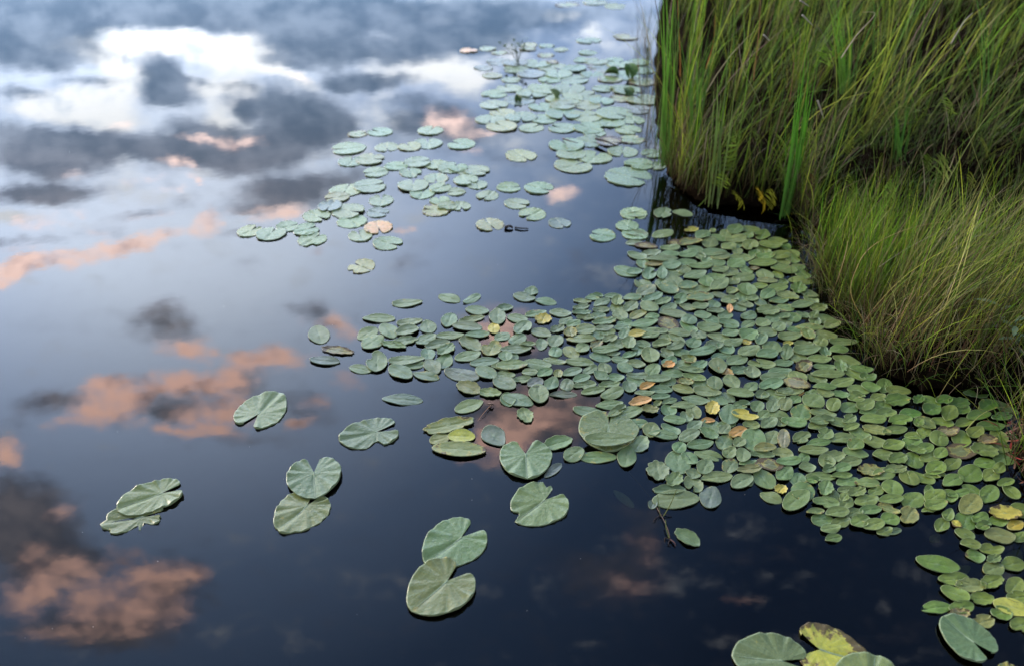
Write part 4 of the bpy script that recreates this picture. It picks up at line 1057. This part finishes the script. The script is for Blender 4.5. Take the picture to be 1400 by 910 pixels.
def desc(it):
    tone = {'g': 'green', 'y': 'yellowish green', 'Y': 'yellow', 'o': 'orange', 'b': 'brownish', 'p': 'pinkish tan', 'w': 'greyish', 'd': 'dark green'}[it['code']]
    ar = it['a'] / it['b']
    return '%s %s' % ('round' if ar < 1.25 else ('oval' if ar < 1.75 else 'narrow'), tone)


for p in pads:
    if p['name'] and p['name'] != 'pad_on_top': p['label'] = p['name']
    if p['name'] == 'pad_on_top': p['label'] = 'dark green oval pad lying on the front of the big round pad'
named = sorted(pads, key=lambda p: (-(p['name'] is not None), -p['size']))
indiv, mass = named[:298], named[298:]
locate(indiv, LM, 'pad', desc)

Z0 = .0026
pad_objs = []
for p in indiv:
    o = bpy.data.objects.new('lily_pad', PAD_ME[p['var']])
    COL.objects.link(o)
    tl = .010 if p['code'] in 'gdw' else .022
    o.location = (p['c'][0], p['c'][1], Z0 + p['lev'] * .0021)
    o.rotation_euler = (random.gauss(0, tl), random.gauss(0, tl), p['rot'] + (math.pi if random.random() < .5 else 0))
    o.scale = (p['a'], p['b'], 1)
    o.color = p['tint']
    tag(o, p['label'], 'lily pad', 'small oval pads floating on the pond')
    pad_objs.append(o)

V, F, C, U = [], [], [], []
off = 0
for p in mass:
    v, f, u = PADV[p['var']]
    ca, sa = math.cos(p['rot']), math.sin(p['rot'])
    for (x, y, z), uu in zip(v, u):
        x *= p['a']; y *= p['b']
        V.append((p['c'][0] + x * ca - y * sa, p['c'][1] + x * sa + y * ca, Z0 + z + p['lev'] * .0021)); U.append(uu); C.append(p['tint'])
    F += [tuple(i + off for i in t) for t in f]
    off += len(v)
mo = mesh_obj('lily_pad_mass', V, F, mat_pad_attr, cols=np.array(C), uvs=U)
tag(mo, 'smaller crowded green pads filling the dense mat by the bank', 'lily pads', kind='stuff')
print('small pads', len(pads), 'individual', len(indiv), 'mass', len(mass))

# ------------------------------------------------------------------ large near heart pads, each with blade and rib


def heart_pad(ax, ay, tx, ty, wid, phi, code, label, seed, lobe=.72, bite=None, z=.0045, ragged=0.0, folds=.003, blem=None, cup=.002, sx=1.0, tilt=(0, 0)):
    A, T = gp(ax, ay)[:2], gp(tx, ty)[:2]
    L = float(np.hypot(*(T - A)))
    rot = math.atan2(-(T - A)[0], (T - A)[1])
    root = empty('heart_pad', (A[0], A[1], z), rot)
    tag(root, label, 'lily pad', 'large notched heart shaped pads')
    root.rotation_euler = (tilt[0], tilt[1], rot)
    me = heart_data('blade', seed, wid, phi, lobe, folds, cup, bite, 60, ragged)
    b = bpy.data.objects.new('blade', me); COL.objects.link(b); b.parent = root
    b.scale = (L * sx, L, 1)
    t = tint(code)
    b.color = t[:3] + ((t[3] if blem is None else blem),)
    # raised midrib
    V, F = [], []
    n = 10
    for i in range(n + 1):
        u = i / n
        y = L * (.0 + .93 * u); hw = .0022 * (1 - .75 * u)
        zz = -.004 * min(1, u * 4) * 1.0 + cup * u ** 5 + .0006
        V += [(-hw, y, zz), (0, y, zz + .0012 * (1 - u * .6)), (hw, y, zz)]
    for i in range(n):
        F += [(3 * i, 3 * i + 1, 3 * i + 4, 3 * i + 3), (3 * i + 1, 3 * i + 2, 3 * i + 5, 3 * i + 4)]
    rb = mesh_obj('midrib', V, F, mat_rib, root)
    # stalk going down into the water
    V, F = [], []
    for i in range(7):
        u = i / 6
        for k in range(6):
            q = 2 * math.pi * k / 6
            V.append((.004 * math.cos(q) + .01 * u * u, .004 * math.sin(q) + .03 * u, -.005 - .07 * u))
    for i in range(6):
        for k in range(6): F.append((i * 6 + k, i * 6 + (k + 1) % 6, i * 6 + 6 + (k + 1) % 6, i * 6 + 6 + k))
    mesh_obj('stalk', V, F, mat_stem, root)
    return root


for h in HEARTS:
    heart_pad(*h[0], **h[1])

# ------------------------------------------------------------------ far notched pads
FAR_ME = [heart_data('notched_pad', 400 + i, random.uniform(.8, .95), random.uniform(4, 11), .85, .0018, random.uniform(.001, .003),
                     [(random.uniform(-2, 2), .25, .3)] if i % 4 == 3 else None, 40, .03 * (i % 3)) for i in range(10)]
far = []


def add_far(px, py, w, h, code='g', label=None, z=None):
    c, a, b, rot = fit_ground(px, py, w, h, 0)
    for p in far:
        if np.hypot(*(p['c'] - c)) < .3 * (a + p['a']): return
    r = min(max((w / 2) * CAM_H / (FPX * (SP + (py - 455) / FPX * CP)), .05), .15)
    far.append(dict(c=c, a=r * 1.03, b=r, px=px, py=py, code=code, label=label))


for (ox, oy, sc, txt) in FARD:
    for item in txt.split(';'):
        item = item.strip()
        if not item: continue
        q = item.split(',')
        add_far(ox + float(q[0]) / sc, oy + float(q[1]) / sc, float(q[2]) / sc, float(q[3]) / sc, q[4] if len(q) > 4 and q[4] else 'g', q[5] if len(q) > 5 else None)
farp = [gp(*p)[:2] for p in FAR_MAT_PX]
xs = [p[0] for p in farp]; ys = [p[1] for p in farp]
for _ in range(1500):
    q = np.array((random.uniform(min(xs), max(xs)), random.uniform(min(ys), max(ys))))
    if not in_poly(q, farp): continue
    if all(np.hypot(*(p['c'] - q)) > .78 * (p['a'] + .095) for p in far) and len(far) < 285:
        px, py = to_px((q[0], q[1], 0))
        far.append(dict(c=q, a=random.uniform(.08, .12), b=.1, px=px, py=py, code=random.choice('gggggyw'), label=None))
FLM = [dict(x=x, y=y, n=n) for (x, y, n) in FAR_LANDMARKS]
locate(far, FLM, 'notched pad', lambda it: ('large ' if it['a'] > .1 else 'small ') + {'g': 'green', 'y': 'yellowish', 'o': 'orange', 'b': 'brown', 'w': 'greyish', 'p': 'tan', 'Y': 'yellow', 'd': 'dark green'}[it['code']])
dn = []
for i, p in enumerate(sorted(far, key=lambda p: -p['py'] + random.uniform(-15, 15))):
    used = {q['lev'] for q in dn if np.hypot(*(p['c'] - q['c'])) < (p['a'] + q['a']) * .9}
    l = 0
    while l in used: l += 1
    p['lev'] = min(l, 5); dn.append(p)
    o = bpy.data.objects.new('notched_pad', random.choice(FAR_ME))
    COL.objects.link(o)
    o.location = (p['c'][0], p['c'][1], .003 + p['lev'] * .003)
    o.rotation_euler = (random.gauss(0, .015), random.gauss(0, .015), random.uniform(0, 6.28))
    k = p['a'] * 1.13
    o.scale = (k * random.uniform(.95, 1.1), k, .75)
    t = tint(p['code']); o.color = tuple(v * 1.45 for v in t[:3]) + (min(1, t[3] + .15),)  # far pads' base colour lightened in place of grazing sky sheen
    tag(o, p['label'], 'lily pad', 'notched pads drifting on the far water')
print('far pads', len(far))


# ------------------------------------------------------------------ raised and odd leaves on the far water
_v, _f, _u = heart_mesh(77, .8, 8, .7, .003, .0)
_v = [(x * .75, y, z / .08 * .3 + abs(x) * .75 - .25 * y * y) for x, y, z in _v]
FOLD_ME = bpy.data.meshes.new('raised_leaf'); FOLD_ME.from_pydata(_v, [], _f); fin_mesh(FOLD_ME, mat_heart, True, None, _u)


def raised_leaf(px, py, w, hgt, label, tilt, colr, rz=0.0):
    b = gp(px, py)
    o = bpy.data.objects.new('raised_leaf', FOLD_ME); COL.objects.link(o)
    o.location = (b[0], b[1], hgt); o.rotation_euler = (tilt, 0, rz); o.scale = (w * 1.3, w * 1.1, w * 1.2)
    o.color = colr + (.2,)
    tag(o, label, 'lily leaf', 'leaves standing up out of the far pads')
    return o


raised_leaf(860, 106, .068, .04, 'dark green leaf standing upright out of the water by the reeds', .9, (.05, .14, .015), .2)
raised_leaf(838, 103, .06, .012, 'flat dark green leaf beside the upright leaf', .15, (.05, .12, .015), 1.4)
raised_leaf(858, 130, .05, .012, 'small dark green tilted leaf near the reeds', .7, (.04, .1, .015), .3)
raised_leaf(708, 139, .034, .012, 'little dark pointed leaf poking up among far pads', 1.1, (.05, .1, .02), .1)
raised_leaf(757, 134, .045, .018, 'pale folded leaf standing among far pads', 1.0, (.12, .2, .07), 1.0)


# emergent sprig far left of the reeds
def water_sprig(px, py, Y, label):
    b = gp(px, py)
    root = empty('water_plant', tuple(b)); tag(root, label, 'water plant')
    for k in range(9):
        a = random.uniform(0, 6.28); sp_ = random.uniform(.03, .14)
        top = np.array([math.cos(a) * sp_, math.sin(a) * sp_, random.uniform(.08, .2)])
        s = stalk('stem', [(0, 0, 0), tuple(top * .5 + np.array([0, 0, .02])), tuple(top)], .006, (.08, .12, .05), None, None)
        s.parent = root
        V, F = [], []
        for j in range(5):
            d = np.array([math.cos(a + j * 1.3), math.sin(a + j * 1.3), .3]) * .045
            sd = np.array([-d[1], d[0], 0]) * .25
            p = top * (.5 + .12 * j); o_ = len(V)
            V += [p, p + d * .5 + sd, p + d, p + d * .5 - sd]; F.append((o_, o_ + 1, o_ + 2, o_ + 3))
        mesh_obj('leaves', V, F, mat_leaflet, root, cols=np.tile(np.array([(.09, .14, .06)]), (len(V), 1)))
    return root


water_sprig(708, 86, 0, 'grey green bushy water plant standing among the far pads')

# floating debris
tw = gp(690, 311)
stalk('pod', [gp(690, 311, .008), gp(697, 309, .014), gp(701, 312, .006)], .03, (.03, .05, .015), 'small dark pod floating beside a yellowish notched pad', 'seed pod', mat=mat_dark, taper=.4)
stalk('twig', [gp(704, 311, .006), gp(713, 312, .008), gp(722, 312.5, .006)], .014, (.04, .03, .02), 'short dark twig floating right of the dark pod', 'twig', mat=mat_dark, taper=.7)
stalk('twig', [gp(815, 190, .03), gp(830, 194, .035), gp(842, 199, .03)], .03, (.04, .03, .02), 'dark rotten stick lying on the far pads near the reeds', 'twig', mat=mat_dark)
stalk('twig', [gp(770, 190, .03), gp(780, 193, .035), gp(790, 196, .03)], .018, (.08, .05, .04), 'thin brown stick left of the rotten stick on far pads', 'twig', mat=mat_twig)
stalk('dead_leaf', [gp(672, 553, .004), gp(663, 562, .01), gp(653, 575, .004)], .0035, (.35, .2, .12), 'thin tan stem with a small bud above the yellow torn pads', 'flower stem')
stalk('bud', [gp(668, 552, .006), gp(672, 551.5, .014), gp(675, 553, .006)], .012, (.2, .1, .08), 'tiny brown bud at the head of the thin tan stem', 'bud', mat=mat_twig)

# uprooted plant floating in open water
b0 = gp(918, 738, .0)
root = empty('floating_sprig', tuple(b0))
tag(root, 'uprooted water plant with long bare stem and dark roots in open water', 'water plant')
def rel(px, py, z): return tuple(gp(px, py, z) - b0)
for pts, w, colr, nm in [([rel(860, 645, -.012), rel(888, 678, -.004), rel(903, 702, .006), rel(912, 720, .006), rel(916, 735, .0)], .0035, (.22, .15, .09), 'long_stem'),
                     ([rel(903, 705, .005), rel(901, 692, .03), rel(899, 676, .06)], .003, (.15, .17, .04), 'shoot'),
                     ([rel(907, 705, .005), rel(917, 688, .03), rel(925, 668, .06)], .003, (.15, .17, .04), 'shoot'),
                     ([rel(915, 735, .002), rel(911, 722, .012), rel(910, 710, .02)], .004, (.12, .15, .04), 'shoot'),
                     ([rel(903, 704, .003), rel(896, 708, .004), rel(892, 716, -.004)], .003, (.03, .02, .015), 'root'),
                     ([rel(906, 702, .003), rel(915, 704, .004), rel(919, 708, -.004)], .003, (.03, .02, .015), 'root'),
                     ([rel(917, 737, .004), rel(909, 735, .004), rel(910, 745, -.003)], .0045, (.03, .02, .015), 'root'),
                     ([rel(917, 737, .004), rel(922, 741, .008), rel(924, 746, .003)], .006, (.12, .06, .05), 'root'),
                     ([rel(917, 737, .004), rel(914, 742, .006), rel(917, 747, .0)], .004, (.03, .02, .015), 'root')]:
    s = stalk(nm, pts, w, colr, None, None, taper=.6); s.parent = root
    s.location = pts[0]

# submerged leaf
pz = -.045
c, a, b, rot = fit_ground(855, 668, 36, 13, -42)
o = bpy.data.objects.new('submerged_leaf', PAD_ME[2]); COL.objects.link(o)
o.location = (c[0], c[1] + .0, pz); o.rotation_euler = (.1, .1, rot); o.scale = (a, b, 1); o.color = (.2, .3, .2, .1)
tag(o, 'faint leaf sunk below the surface left of the uprooted plant', 'leaf')
for (x, y, w, h, an, lb) in [(1318, 772, 24, 14, 0, 'sunken dark leaf under the pads at right, behind the long notched oval'), (1281, 729, 16, 12, 0, 'sunken dark leaf below the pair of round pads at right'), (1390, 757, 26, 24, 0, 'sunken olive leaf at the right edge between floating pads')]:
    c, a, b, rot = fit_ground(x, y, w, h, an)
    o = bpy.data.objects.new('submerged_leaf', PAD_ME[4]); COL.objects.link(o)
    o.location = (c[0], c[1], -.02); o.rotation_euler = (.05, .1, rot); o.scale = (a, b, 1); o.color = (.12, .16, .04, .2)
    tag(o, lb, 'leaf', 'sunken leaves')

# leaf litter at the right edge
lit = []
n = 240
bp = sample_bank([(1362, 585), (1385, 655), (1420, 690), (1480, 640), (1440, 580)], n, .02)
o = fast_obj('leaf_litter', [blades(bp, RNG.uniform(0, 6.28, n), RNG.uniform(.02, .07, n), RNG.uniform(1.0, 1.5, n), RNG.normal(0, .4, n), RNG.uniform(.002, .01, n),
             pick(np.array([(.25, .03, .03), (.15, .08, .05), (.3, .22, .12)]), n), pick(np.array([(.3, .04, .03), (.2, .12, .06), (.1, .06, .04)]), n), 3)], mat_blade)
tag(o, 'red and brown leaf litter on the bank beside the pads', 'leaf litter', kind='stuff')

# pollen specks
n = 45
V, F = [], []
for i in range(n):
    p = gp(random.uniform(-50, 1300), random.uniform(60, 905)); r = random.uniform(.0006, .0012)
    o_ = len(V)
    for k in range(6):
        q = 2 * math.pi * k / 6; V.append((p[0] + r * math.cos(q), p[1] + r * math.sin(q), .001))
    V.append((p[0], p[1], .0022))
    for k in range(6): F.append((o_ + k, o_ + (k + 1) % 6, o_ + 6))
tag(mesh_obj('pollen', V, F, simple('pollen_grain', (.4, .38, .33), .8)), 'scattered tiny pale specks floating on the open water', 'specks', kind='stuff')
